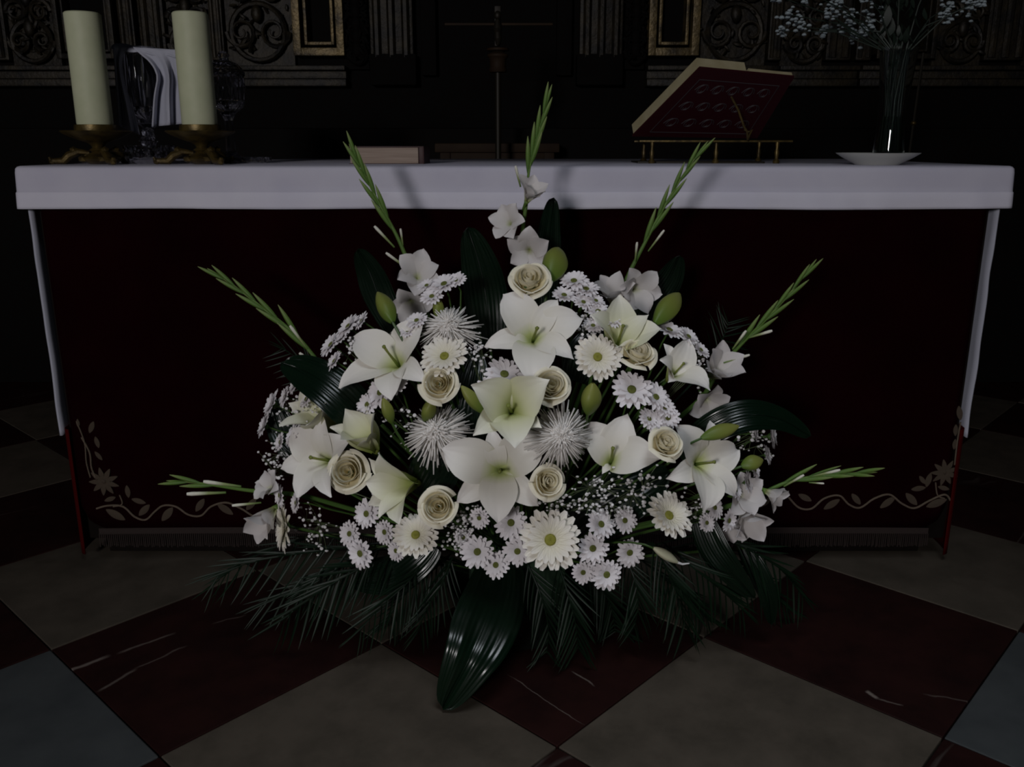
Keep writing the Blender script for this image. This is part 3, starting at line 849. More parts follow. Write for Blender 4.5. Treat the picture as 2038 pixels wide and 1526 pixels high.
def facing(px, py, k=.9, tx=0, ty=0):
    u = (px - 1030) / 560; v = (py - 985) / 500
    return (TC + SR * (u * k + tx) + SU * (-v * k * .8 + .15 + ty)).normalized()


def frame_M(p, n, roll):
    d = SR * cos(radians(roll)) + SU * sin(radians(roll))
    x = (d - n * d.dot(n)).normalized(); y = n.cross(x)
    return Matrix.Translation(p) @ Matrix((x, y, n)).transposed().to_4x4()


def stem_to_foam(root, M, z0=-.012, r=.003, name='stem', m=None, sc=1.0, foam=None):
    inv = M.inverted(); tgt = (foam or (FOAM + Vector((random.uniform(-.06, .06), random.uniform(-.04, .05), random.uniform(-.06, .03)))))
    q = inv @ tgt; a = Vector((0, 0, z0)); c = a + Vector((0, 0, -min(.08, q.length * .35)))
    P = []
    for i in range(9):
        t = i / 8; P.append(a * (1 - t) ** 2 + c * 2 * t * (1 - t) + q * t * t)
    return MB().tube(P, r / sc, 6).build(name, m or M_stem, root)


def strap(L, W, a0, a1, prof, cup=0.0, ripple=0.0, nu=10, nv=6, seed=0, power=1.0, tip=0, r0=0.0):
    """petal leaving the axis +Z, bending outwards along +X; UV.x runs base to tip"""
    pts = [(r0, 0.0)]; n = 60
    for i in range(n):
        a = a0 + (a1 - a0) * (i / n) ** power
        pts.append((pts[-1][0] + sin(a) * L / n, pts[-1][1] + cos(a) * L / n))
    rn = random.Random(seed); ph = rn.uniform(0, 6); pk = rn.uniform(0, 6)
    def fn(u, v):
        i = min(n, int(u * n)); x, z = pts[i]
        a = a0 + (a1 - a0) * u ** power
        s = (v - .5) * 2; wd = W / 2 * prof(u)
        nx, nz = -cos(a), sin(a)       # towards the flower's face
        off = cup * wd * (s * s) + ripple * abs(s) ** 2 * sin(u * 9 + ph + (2 if s > 0 else 0)) * W * u - .10 * cup * wd * math.exp(-(s / .22) ** 2) 
        return (x + nx * off, s * wd, z + nz * off)
    mb = MB().grid(nu, nv, fn); return mb


lp = lambda u: max(.02, (sin(pi * min(1, (u * .93 + .07))) ** .62) * (1 - .25 * (1 - u) ** 2)) if u < .995 else .03
def lprof(wmax=.52):
    def f(u):
        if u < wmax: return .30 + .70 * sin(pi / 2 * u / wmax) ** 1.3
        t = (u - wmax) / (1 - wmax); return max(.02, cos(t * pi / 2) ** .95)
    return f


LP = {}
def lily_petal(kind, var, op):
    key = (kind, var, op)
    if key not in LP:
        W = .62 if kind == 'in' else .42
        a1 = {'open': 2.05, 'flat': 1.7, 'half': 1.25, 'cup': .72, 'bell': .55}[op] + (.12 if kind == 'out' else 0)
        mt = M_lilyg if op in ('cup', 'half', 'bell') else M_lily
        LP[key] = strap(1.0, W, .30 if op != 'open' else .5, a1, lprof(), cup=.38 if op in ('cup', 'bell') else .26, ripple=.06, nu=18, nv=10, seed=var, power=1.25).mesh('petal', mt)
    return LP[key]


def pistil():
    mb = MB(); P = [(0, 0, 0), (.01, 0, .25), (.03, .01, .5), (.05, .01, .68)]
    mb.tube(P, [.035, .028, .022, .028], 8); mb.ball((.05, .01, .69), .045, 1, (1, 1, .6)); return mb.mesh('pistil', M_bud)
PIST = pistil()
OVAR = MB().lathe([(.0, -.10), (.05, -.09), (.07, -.02), (.06, .03), (0, .05)], 10).mesh('throat', M_bud)


def lily(px, py, r, angs, op, label, tx=0, ty=0, dy=0.0, pist=True, lens=None):
    p = dome(px, py, dy); n = facing(px, py, .8, tx, ty); M = frame_M(p, n, 0)
    root = empty('lily'); tag(root, label, 'lily', 'white lilies in the arrangement')
    vis = {'open': .80, 'flat': .80, 'half': .70, 'cup': .52, 'bell': .42}[op]
    S = r * mpp(p) / vis
    M = M @ Matrix.Translation((0, 0, -S * .25)); root.matrix_world = M
    for i, a in enumerate(angs):
        kind = 'in' if i % 2 == 0 else 'out'
        l = lens[i] if lens else random.uniform(.92, 1.06)
        link('petal', lily_petal(kind, i % 3, op), root, Matrix.Rotation(radians(a), 4, 'Z') @ Matrix.Rotation(random.uniform(-.10, .10), 4, 'Y') @ Matrix.Translation((0, 0, .0 if kind == 'in' else -.012 * S)) @ Matrix.Scale(S * l, 4))
    link('throat', OVAR, root, Matrix.Scale(S, 4))
    if pist: link('pistil', PIST, root, Matrix.Rotation(radians(angs[0] + 40), 4, 'Z') @ Matrix.Scale(S * .85, 4))
    stem_to_foam(root, M, z0=-S * .08)
    return root


lily(1062, 668, 100, (268, 325, 20, 58, 125, 195), 'open', 'large open white lily at the top centre above the rose pair', ty=-.15, dy=-.02, lens=(1.1, .95, 1.0, .9, 1.02, .95))
lily(783, 716, 100, (45, 88, 145, 202, 270, 318), 'open', 'open white lily left of the upper daisies, pistil pointing up left', tx=-.05, ty=.1, lens=(.95, .8, 1, 1.15, .85, .95))
lily(993, 935, 105, (270, 318, 38, 100, 160, 218), 'open', 'large six petalled open lily in the centre front', ty=-.1, dy=-.02, lens=(.95, .95, 1.05, .8, 1.1, .95))
lily(648, 915, 100, (135, 190, 245, 300, 20, 75), 'flat', 'wide open lily at the left edge behind a cream rose', tx=.1, dy=.01)
lily(1400, 922, 92, (135, 75, 20, 318, 262, 200), 'open', 'white open lily low on the right side near the green bud', ty=-.05)
lily(1218, 912, 100, (70, 15, 348, 235, 135, 105), 'flat', 'big half open lily between the spider bloom and the right rose', tx=-.25, ty=.25, lens=(.95, .5, 1.05, .35, .95, .6))
lily(1232, 680, 84, (98, 40, 5, 250, 175, 130), 'half', 'funnel shaped greenish lily near the top right daisy cluster', ty=.45, tx=.05, lens=(1.0, .9, .95, .6, .95, .8))
lily(1018, 815, 98, (158, 100, 28, 322, 275, 222), 'half', 'greenish throated lily in the very middle below rose pair', ty=-.1, dy=-.075, lens=(1.05, .6, 1.05, .8, 1.05, 1.05))
lily(735, 880, 56, (120, 70, 20, 300, 240, 175), 'cup', 'pale green cupped lily above the big left rose', tx=-.05, ty=.6, pist=False)
lily(808, 965, 80, (175, 140, 100, 250, 300, 215), 'half', 'lily seen from its side, green backed, left of the dark leaf', tx=-.55, ty=-.25, pist=False)
lily(650, 838, 62, (100, 150, 40, 350, 290, 220), 'cup', 'small partly hidden lily above the left edge lily', tx=-.3, ty=.35, dy=.03, pist=False)
lily(1345, 742, 76, (75, 120, 175, 230, 318, 20), 'flat', 'greyish lily at the right shoulder beside gladiolus blooms', ty=.15, tx=.1, lens=(1, .85, .8, .7, 1.05, .7))


# roses
def rose_layers():
    R = []
    spec = [(.006, .030, 230, .0, 3, .95), (.012, .031, 170, .05, 3, .95), (.0175, .033, 150, .08, 4, .96), (.0235, .032, 125, .16, 4, 1.0), (.029, .029, 110, .32, 4, 1.05), (.033, .023, 95, .7, 4, 1.1)]
    for li, (r, h, span, flare, cnt, k) in enumerate(spec):
        def fn(u, v, r=r, h=h, span=span, flare=flare, li=li):
            ph = radians(span) * (v - .5); e = abs(2 * v - 1)
            rr = r * (.35 + .65 * sin(min(1, u * 1.5) * pi / 2)) + flare * .016 * max(0, u - .6) ** 2 * 6 + .0015 * e * u
            z = h * u * (1 - .28 * e ** 3) - flare * .012 * max(0, u - .7) ** 2 * 12 + .0008 * sin(ph * 7 + li)
            return (rr * cos(ph) + .0012 * u * (2 * v - 1), rr * sin(ph), z)
        R.append((MB().grid(8, 10, fn).mesh('petal', M_rose), cnt, li))
    return R
RL = rose_layers()
CAL = MB().lathe([(0, -.012), (.008, -.010), (.012, -.002), (.016, .004), (0, .002)], 10).mesh('calyx', M_stem)


def rose(px, py, r, label, tx=0, ty=0, dy=-.03):
    p = dome(px, py, dy); n = facing(px, py, .5, tx, ty); S = r * mpp(p) / .041
    M = frame_M(p, n, random.uniform(0, 360)) @ Matrix.Translation((0, 0, -.02 * S)) @ Matrix.Scale(S, 4)
    root = empty('rose'); tag(root, label, 'rose', 'cream roses in the arrangement'); root.matrix_world = M
    for me, cnt, li in RL:
        o0 = random.uniform(0, 2 * pi)
        for k in range(cnt): link('petal', me, root, Matrix.Rotation(o0 + 2 * pi * k / cnt + random.uniform(-.3, .3), 4, 'Z') @ Matrix.Rotation(random.uniform(-.12, .10), 4, 'Y') @ Matrix.Rotation(random.uniform(-.08, .08), 4, 'X') @ Matrix.Scale(random.uniform(.93, 1.05), 4))
    link('calyx', CAL, root)
    stem_to_foam(root, M, z0=-.01, sc=S)


rose(1054, 553, 42, 'cream rose at the very top, under the tallest gladiolus', ty=.1, dy=-.05)
rose(872, 762, 40, 'cream rose under the gerbera on the upper left', ty=-.2)
rose(1098, 766, 40, 'cream rose tucked against the middle lily, below the top lily', ty=.0, tx=.1, dy=-.075)
rose(1270, 700, 38, 'closed cream rose beside the upper right gerbera', ty=.4)
rose(1326, 880, 38, 'cream rose on the right between two lilies', ty=.3, dy=-.09)
rose(690, 938, 42, 'cream rose in front of the left edge lily', tx=.2)
rose(872, 1007, 40, 'low cream rose under the dark leaf, left of front lily', tx=.1, dy=-.045)
rose(1092, 958, 36, 'round cream rose right of the front centre lily', tx=.25, dy=-.05)


# gerberas
def gprof(u): return .35 + .65 * min(1, u * 2.2) if u < .8 else max(.15, cos((u - .8) / .2 * pi / 2 * .9) ** .5)
GP = [strap(1, .25, 1.15, 1.62, gprof, cup=.25, nu=6, nv=3, seed=i).mesh('petal', M_gerb) for i in range(3)]
GP2 = [strap(.8, .21, .95, 1.35, gprof, cup=.25, nu=6, nv=3, seed=i).mesh('petal', M_gerb) for i in range(2)]
def eyemesh(m, R=.16, up=0.0):
    mb = MB().lathe([(0, -.04), (R, -.02), (R * 1.05, .02), (R * .8, .06), (R * .3, .05), (0, .03)], 20)
    rnd = random.Random(2)
    for k in range(60):
        a = k * 2.399; rr = R * sqrt(k / 60); mb.ball((rr * cos(a), rr * sin(a), .05), .016, 1)
    for v in mb.v: v.z += up
    return mb.mesh('flower_centre', m)
GE = eyemesh(M_eye, .17, .13)
FUZZ = MB()
for k in range(40):
    a = 2 * pi * k / 40; FUZZ.tube([(.14 * cos(a), .14 * sin(a), .08), (.25 * cos(a + .05), .25 * sin(a + .05), .19)], [.014, .006], 4)
FUZZ = FUZZ.mesh('inner_florets', M_gerb)
DISC = MB().lathe([(0, -.12), (.06, -.10), (.22, .0), (.2, .01), (0, .01)], 14).mesh('receptacle', M_stem)


def gerbera(px, py, r, label, tx=0, ty=0, dy=-.01, k_=.8, n1=24, n2=18):
    p = dome(px, py, dy); n = facing(px, py, k_, tx, ty); S = r * mpp(p) / .98
    M = frame_M(p, n, random.uniform(0, 360)) @ Matrix.Scale(S, 4)
    root = empty('gerbera'); tag(root, label, 'gerbera', 'pale gerberas in the arrangement'); root.matrix_world = M
    for k in range(n1): link('petal', random.choice(GP), root, Matrix.Rotation(2 * pi * (k + random.uniform(-.2, .2)) / n1, 4, 'Z') @ Matrix.Rotation(random.uniform(-.1, .12), 4, 'Y') @ Matrix.Scale(random.uniform(.9, 1.03), 4))
    for k in range(n2): link('petal', random.choice(GP2), root, Matrix.Rotation(2 * pi * (k + .5 + random.uniform(-.2, .2)) / n2, 4, 'Z') @ Matrix.Translation((0, 0, .01)))
    link('flower_centre', GE, root); tag(link('inner_florets', FUZZ, root), kind='stuff'); link('receptacle', DISC, root)
    stem_to_foam(root, M, z0=-.1, sc=S)


gerbera(1094, 1074, 64, 'largest cream gerbera at the bottom centre with yellow green eye', ty=0.15, dy=-.03)
gerbera(886, 712, 50, 'cream gerbera on the upper left above a rose', ty=.1)
gerbera(1188, 712, 50, 'cream gerbera between top lily and closed rose', tx=-.1, ty=-.25)
gerbera(1328, 1028, 52, 'cream gerbera low on the right under baby\'s breath', tx=.1, ty=.55)
gerbera(828, 1066, 48, 'cream gerbera low left under the rose and dark leaf', tx=.25, ty=.45)
gerbera(573, 1048, 52, 'cream gerbera turned edge on at the lower left corner', tx=-1.3, ty=0, k_=1.0)


# spider chrysanthemums: needle petals, too fine to pick apart
def spider(seed):
    rnd = random.Random(seed); mb = MB()
    for k in range(250):
        t = (k + .5) / 250; th = .12 + 1.75 * t ** .8; a = k * 2.39996
        L = .55 + .45 * t + rnd.uniform(-.12, .12)
        d = Vector((sin(th) * cos(a), sin(th) * sin(a), cos(th)))
        e = Vector((cos(a + .5), sin(a + .5), -.35)) * .28 * t
        P = [Vector((0, 0, .05)) * (1 - t) + d * .08, d * L * .55 + Vector((0, 0, .12)) * (1 - t), d * L + e * rnd.uniform(-.3, 1) - Vector((0, 0, .15 * t))]
        mb.tube(P, [.024, .034, .016], 4)
    for k in range(150):
        t = (k + .5) / 150; th = 1.0 * sqrt(t); a = k * 2.39996 + .7
        d = Vector((sin(th) * cos(a), sin(th) * sin(a), cos(th))); L = .50 + rnd.uniform(-.08, .06)
        mb.tube([d * .1, d * L * .7 + Vector((0, 0, .05)), d * L], [.04, .058, .03], 4)
    return mb.mesh('needle_petals', M_mum)
SPM = [spider(1), spider(2)]
def spider_mum(px, py, r, label, tx=0, ty=0, i=0, dy=0.0):
    p = dome(px, py, dy); n = facing(px, py, .8, tx, ty); S = r * mpp(p) / .92
    M = frame_M(p, n, 30 * i) @ Matrix.Translation((0, 0, -.25 * S)) @ Matrix.Scale(S, 4)
    root = empty('spider_chrysanthemum'); tag(root, label, 'chrysanthemum', 'spider chrysanthemums in the arrangement'); root.matrix_world = M
    tag(link('needle_petals', SPM[i % 2], root), kind='stuff'); link('receptacle', DISC, root)
    stem_to_foam(root, M, z0=-.1, sc=S)
spider_mum(892, 645, 56, 'shaggy spider chrysanthemum at upper left above the gerbera', ty=.2)
spider_mum(866, 855, 64, 'shaggy spider chrysanthemum at centre left over the dark leaf', ty=.35, i=1)
spider_mum(1118, 868, 62, 'spiky spider chrysanthemum right of centre, long needles hanging down', ty=-.3, tx=.1, dy=-.05)


# spray chrysanthemums: one branching stem, several daisy heads
def daisy_petals(seed, n1=17, n2=11):
    rnd = random.Random(seed); mb = MB()
    for ring, (cnt, L, a0, a1, z) in enumerate(((n1, 1.0, 1.2, 1.6, 0), (n2, .78, .95, 1.25, .02))):
        for k in range(cnt):
            a = 2 * pi * (k + ring * .5 + rnd.uniform(-.2, .2)) / cnt
            s = strap(L * rnd.uniform(.9, 1.05), .30, a0, a1 + rnd.uniform(-.1, .15), gprof, cup=.3, nu=4, nv=2, seed=k)
            mb.add(s.v, s.f, s.uv, Matrix.Rotation(a, 4, 'Z') @ Matrix.Translation((0, 0, z)))
    return mb.mesh('petals', M_daisy)
DP = [daisy_petals(i) for i in range(3)] + [daisy_petals(9, 17, 22)]
DE = eyemesh(M_dark_eye, .20, .16)
DR = MB().lathe([(0, -.3), (.05, -.28), (.28, -.02), (.25, .02), (0, .02)], 10).mesh('calyx', M_stem)


def spray(label, heads, tx=0, ty=0, dy=0.0, k_=1.0):
    ps = [dome(h[0], h[1], dy + (h[3] if len(h) > 3 else 0)) for h in heads]
    cen_ = sum(ps, Vector()) / len(ps); fork = cen_.lerp(FOAM, .25)
    root = empty('spray_chrysanthemum', fork); tag(root, label, 'chrysanthemum', 'small white spray chrysanthemums in the arrangement')
    st = MB()
    for h, p in zip(heads, ps):
        n = facing(h[0], h[1], k_, tx + random.uniform(-.25, .25), ty + random.uniform(-.2, .25))
        S = h[2] * mpp(p) * 1.04; M = frame_M(p, n, random.uniform(0, 360))
        hd = empty('flower_head'); hd.parent = root; hd.matrix_local = Matrix.Translation(-fork) @ M @ Matrix.Scale(S, 4)
        tag(link('petals', random.choice(DP[:3]), hd), kind='stuff'); link('flower_centre', DE, hd); link('calyx', DR, hd)
        q = p - n * S * .28
        st.tube([q - fork, (q - n * .02 - fork), (q.lerp(fork, .6) - fork), Vector((0, 0, 0))], .0016, 6)
    f2 = FOAM + Vector((random.uniform(-.05, .05), random.uniform(-.04, .04), random.uniform(-.05, .02))) - fork
    st.tube([(0, 0, 0), f2 * .5, f2], .0022, 6); st.build('stem', M_stem, root)


spray('spray of four small daisies hanging at the lower left', [(732, 1022, 30), (768, 1058, 26), (720, 1100, 32), (698, 1062, 26, .02)], ty=.1)
spray('spray of three daisies at the bottom edge, left of the big gerbera', [(950, 1098, 34), (988, 1124, 28), (922, 1070, 20, .02)], ty=.1)
spray('two daisies touching the left side of the big gerbera', [(1016, 1040, 34), (1030, 1096, 30)], ty=.2)
spray('three daisies touching the right side of the big gerbera', [(1194, 1044, 32), (1179, 1090, 32), (1242, 1036, 26, .02)], ty=.2)
spray('spray of three dim daisies lowest at the right of centre', [(1206, 1142, 32), (1252, 1098, 30, .03), (1160, 1138, 24, .02)])
spray('daisy pair between top lily and middle lily', [(1003, 748, 40), (976, 780, 32, -.01)], ty=.1, k_=.7)
spray('spray of daisies right of the upright green bud', [(1256, 778, 42), (1303, 792, 32), (1328, 832, 26), (1290, 835, 24)], ty=.1, k_=.7)
spray('daisy cluster at the top right of the highest rose', [(1142, 562, 30), (1166, 578, 28), (1122, 590, 26), (1160, 603, 22), (1185, 600, 20)], ty=.2)
spray('daisy cluster at the top left beside the dark upright leaf', [(885, 568, 30), (908, 560, 22), (860, 592, 24), (850, 570, 20)], ty=.2)
spray('row of daisies along the upper left rim', [(696, 652, 30), (662, 688, 30), (668, 720, 24), (722, 640, 22), (680, 675, 22)], tx=-.8, ty=.5)
spray('daisies under the upper left lily', [(760, 782, 34), (788, 770, 28), (733, 806, 26)], ty=.1)
spray('daisies on the far left rim beside the glossy leaf', [(545, 805, 30), (529, 848, 26), (588, 768, 20), (570, 790, 22)], tx=-1.0, ty=.3)
spray('daisies on the upper right rim under the bud', [(1330, 660, 32), (1368, 672, 26), (1393, 698, 22)], tx=.2, ty=.6)
spray('daisies at the far right rim near the curved leaf', [(1533, 868, 26), (1524, 905, 20), (1500, 862, 18)], tx=1.0)
spray('faint daisies at the lower right between gerbera and gladiolus', [(1420, 1010, 24), (1448, 1035, 24), (1405, 1040, 20)], ty=-.1)
spray('small daisies left of the right hand rose', [(1300, 840, 24), (1322, 812, 24)], ty=.2)
spray('tiny daisies peeping under the front centre lily', [(955, 1030, 22), (1000, 1010, 20, .03)], ty=-.1)
spray('daisies beside the top right gladiolus bloom', [(1190, 622, 26), (1215, 640, 24), (1180, 650, 22)], ty=.4)


spray('daisies between the left edge lily and the rim', [(585, 868, 24), (612, 795, 22), (560, 880, 20)], tx=-.6, ty=.2)
spray('two small daisies above the edge on gerbera at the lower left', [(560, 985, 24), (592, 1000, 22)], tx=-.5)
spray('daisies between upper left lily and the gladiolus blooms', [(830, 640, 24), (812, 660, 20)], ty=.3)
spray('dim daisies low between left rose and hanging daisies', [(760, 985, 22), (790, 1095, 22)], ty=-.1, dy=.02)
spray('daisies right of the right edge lily', [(1485, 960, 24), (1462, 975, 22), (1500, 935, 20)], tx=.6, dy=.01)

# lily buds
def budmesh():
    mb = MB(); V = []
    def fn(u, v):
        a = 2 * pi * v; r = .19 * sin(pi * (u * .92 + .05)) ** .8 * (1 + .10 * cos(3 * a)); return (r * cos(a), r * sin(a), u)
    mb.grid(12, 15, fn); return mb.mesh('bud', M_bud)
BUD = budmesh()
def lily_bud(px0, py0, px1, py1, wr, label, dy=-.02, m=None):
    a = dome(px0, py0, dy); b = dome(px1, py1, dy - .02); n = (b - a).normalized(); L = (b - a).length
    M = frame_M(a, n, 90 if abs(n.x) > .9 else 0)
    root = empty('lily_bud'); tag(root, label, 'flower bud', 'closed lily buds in the arrangement'); root.matrix_world = M
    link('bud', BUD, root, Matrix.Diagonal((L * wr, L * wr, L, 1)))
    stem_to_foam(root, M, z0=0.004, r=.0025)
lily_bud(782, 642, 752, 582, 1.15, 'green lily bud pointing up at the upper left')
lily_bud(1092, 560, 1112, 495, 1.25, 'yellow green bud beside the highest rose')
lily_bud(1303, 645, 1352, 585, .95, 'plump green bud at the upper right rim')
lily_bud(962, 822, 918, 768, .95, 'green bud pointing up left beside the middle lily')
lily_bud(1170, 825, 1180, 762, 1.6, 'upright olive bud right of the middle lily')
lily_bud(780, 842, 762, 792, 1.1, 'dark green bud left of centre above spider bloom')
lily_bud(845, 838, 860, 796, 1.4, 'short green bud right behind the centre left spider bloom', dy=0)
lily_bud(1475, 928, 1518, 915, 1.6, 'small bright green bud at the right edge', dy=-.01)
lily_bud(1395, 872, 1470, 848, .9, 'brownish green bud lying under the curved right leaf', dy=-.01)
lily_bud(875, 640, 868, 588, 1.1, 'small green bud behind the top left daisies', dy=0.02)
# pale closed bloom at the bottom right
q0 = dome(1300, 1090, -.02); q1 = dome(1350, 1120, -.03); n = (q1 - q0).normalized()
M = frame_M(q0, n, 90); root = empty('pale_bud'); root.matrix_world = M; tag(root, 'pale closed gladiolus bud hanging among fronds at the lower right', 'flower bud')
L = (q1 - q0).length
link('bud', MB().add(*[list(x) for x in (BUD and ([v.co.copy() for v in BUD.vertices], [tuple(p.vertices) for p in BUD.polygons]))]).mesh('bud', petal_mat('pale_bud', [(0, (.5, .5, .3)), (1, (.6, .58, .45))], trans=0)), root, Matrix.Diagonal((L * .75, L * .75, L, 1)))
MB().tube([(0, 0, L * .97), (.002, 0, L * 1.15), (.010, 0, L * 1.35)], [.0025, .002, .001], 6).build('tip', M_gyp, root)
stem_to_foam(root, M, z0=.003, r=.002)

# ------------------------------------------------------------------ gladioli
gp2 = lambda u: (.35 + .65 * sin(min(1, u * 1.7) * pi / 2)) if u < .60 else max(.04, cos((u - .60) / .40 * pi / 2) ** .85)
GLP = [strap(1, .66, .35, 1.5, gp2, cup=.2, ripple=.11, nu=10, nv=6, seed=i, power=.8).mesh('petal', M_glad) for i in range(3)]
GLP2 = [strap(1, .55, .28, .9, gp2, cup=.3, ripple=.06, nu=10, nv=6, seed=i, power=.8).mesh('petal', M_glad) for i in range(2)]
TUBE = MB().lathe([(.03, -.45), (.05, -.3), (.07, -.1), (.11, .02), (.0, .0)], 10).mesh('flower_tube', M_glbud)
GB = MB()
GB.grid(10, 8, lambda u, v: ((1 if u else 1) * .085 * sin(pi * (u * .93 + .05)) ** .8 * cos(2 * pi * v), .06 * sin(pi * (u * .93 + .05)) ** .8 * sin(2 * pi * v), u))
GB = GB.mesh('bud', M_glbud)
WB = MB()
WB.grid(8, 8, lambda u, v: (.085 * (.5 + .5 * u) * (1 if u < .9 else .65) * cos(2 * pi * v), .075 * (.5 + .5 * u) * (1 if u < .9 else .65) * sin(2 * pi * v), u))
WB = WB.mesh('white_bud', petal_mat('opening_bud', [(0, (.08, .15, .03)), (.45, (.25, .3, .12)), (.7, (.62, .62, .5)), (1, (.72, .70, .62))], trans=0))


def catmull(P, sub=8):
    out = []
    for i in range(len(P) - 1):
        p0 = P[max(0, i - 1)]; p1 = P[i]; p2 = P[i + 1]; p3 = P[min(len(P) - 1, i + 2)]
        for k in range(sub):
            t = k / sub
            out.append(.5 * ((2 * p1) + (p2 - p0) * t + (2 * p0 - 5 * p1 + 4 * p2 - p3) * t * t + (3 * p1 - p0 - 3 * p2 + p3) * t ** 3))
    out.append(P[-1].copy()); return out


def gladiolus(label, path, Y, florets, wbuds, budlen=62, start=.30, nb=9, Y2=None):
    """path: pixels from inside the mass out to the tip"""
    n = len(path); Ys_ = [Y + ((Y2 or Y) - Y) * i / (n - 1) for i in range(n)]
    P = catmull([at(x, y, yy) for (x, y), yy in zip(path, Ys_)])
    o = P[0].copy()
    root = empty('gladiolus', o); tag(root, label, 'gladiolus', 'gladiolus spikes in the arrangement')
    k = len(P)
    full = [FOAM - o, (FOAM - o).lerp(Vector(), .5)] + [p - o for p in P]
    MB().tube(full, [.0045, .0045] + [.0042 * (1 - i / k) + .0010 for i in range(k)], 8).build('stem', M_glbud, root)
    for i in range(nb):
        t = start + (.93 - start) * i / (nb - .2)
        f = min(k - 2, t * (k - 1)); j = int(f); p = P[j].lerp(P[j + 1], f - j); d = (P[j + 1] - P[j]).normalized()
        s = 1 if i % 2 else -1
        side = d.cross(TC).normalized() * s
        q = (d + side * (.20 - .08 * t) + TC * .08).normalized(); L = budlen * mpp(p) * (1.55 - .65 * t)
        link('bud', GB, root, Matrix.Translation(-o) @ frame_M(p, q, 17) @ Matrix.Diagonal((L * .72, L * .72, L, 1)))
    j = k - 3; d = (P[-1] - P[j]).normalized(); L = budlen * .75 * mpp(P[-1])
    link('bud', GB, root, Matrix.Translation(-o) @ frame_M(P[-1] - d * L * .75, d, 10) @ Matrix.Diagonal((L * .7, L * .7, L, 1)))
    for (x0, y0, x1, y1) in wbuds:
        a = at(x0, y0, Y - .012); b = at(x1, y1, Y - .02); d = (b - a).normalized(); L = (b - a).length
        link('opening_bud', WB, root, Matrix.Translation(-o) @ frame_M(a, d, 33) @ Matrix.Diagonal((L * .9 if L < .05 else L * .7, L * .9 if L < .05 else L * .7, L, 1)))
    for fl_ in florets:
        x, y, r, ang, away = fl_[:5]; op = fl_[5] if len(fl_) > 5 else 0
        p = at(x, y, Y - .02); dd = SR * cos(radians(ang)) + SU * sin(radians(ang))
        nn = (TC * (1 - away) + dd * away).normalized(); S = r * mpp(p) / (.78 if not op else .6)
        fe = empty('floret'); fe.parent = root
        fe.matrix_local = Matrix.Translation(-o) @ frame_M(p - nn * S * .35, nn, ang + 20) @ Matrix.Scale(S, 4)
        for i in range(6):
            me = (GLP if not op else GLP2)[i % 2]
            link('petal', me, fe, Matrix.Rotation(i * pi / 3 + random.uniform(-.12, .12), 4, 'Z') @ Matrix.Rotation(random.uniform(-.15, .15), 4, 'Y') @ Matrix.Translation((0, 0, .015 * (i % 2))) @ Matrix.Scale(random.uniform(.88, 1.06), 4))
        link('flower_tube', TUBE, fe)


gladiolus('tallest gladiolus spike, upright at the centre above the altar edge', [(1045, 560), (1040, 470), (1048, 400), (1052, 345), (1068, 275), (1095, 180)], 1.74,
          [(1056, 385, 34, 60, .5, 1), (1010, 440, 42, 150, .35), (1052, 500, 48, 250, .25)], [(1036, 372, 1026, 330)], start=.58, nb=7, budlen=66)
gladiolus('gladiolus spike leaning left across the altar cloth', [(840, 600), (815, 530), (790, 470), (752, 400), (722, 340), (700, 297)], 1.75,
          [(832, 545, 50, 60, .3), (818, 605, 42, 280, .4)], [(812, 535, 768, 503), (785, 492, 745, 450), (802, 488, 797, 455)], start=.42, nb=8)
gladiolus('gladiolus spike leaning right across the altar cloth', [(1220, 620), (1252, 545), (1280, 490), (1320, 415), (1362, 345), (1402, 290)], 1.75,
          [(1268, 578, 52, 330, .3), (1220, 585, 44, 100, .5, 1)], [(1290, 500, 1322, 458), (1264, 520, 1268, 482)], start=.40, nb=8)
gladiolus('long thin gladiolus spike reaching out to the upper left', [(680, 770), (640, 728), (590, 668), (530, 618), (470, 572), (422, 540)], 1.70,
          [], [(612, 695, 577, 648), (632, 735, 596, 702)], start=.30, nb=9, Y2=1.74)
gladiolus('gladiolus spike reaching out to the upper right', [(1400, 790), (1432, 735), (1475, 685), (1525, 635), (1575, 580), (1618, 525)], 1.69,
          [(1430, 735, 50, 60, .4, 1), (1412, 800, 46, 300, .4)], [(1440, 722, 1492, 706), (1490, 672, 1537, 658), (1458, 695, 1485, 658)], start=.36, nb=8, Y2=1.74)
gladiolus('horizontal gladiolus low on the left side', [(600, 985), (545, 980), (490, 975), (430, 966), (385, 960), (342, 957)], 1.60,
          [(532, 968, 38, 140, .5), (530, 1030, 44, 230, .55, 1)], [(480, 968, 405, 958), (450, 980, 372, 983), (520, 1000, 462, 1006)], start=.60, nb=3, Y2=1.62)
gladiolus('horizontal gladiolus low on the right side', [(1440, 1010), (1500, 990), (1560, 962), (1620, 948), (1680, 942), (1735, 940)], 1.60,
          [(1480, 985, 50, 20, .35), (1488, 1030, 46, 290, .45, 1), (1540, 985, 30, 330, .6, 1), (1455, 1045, 34, 260, .5, 1)], [(1560, 968, 1600, 945), (1610, 960, 1640, 962), (1615, 948, 1672, 935)], start=.38, nb=7, Y2=1.62)


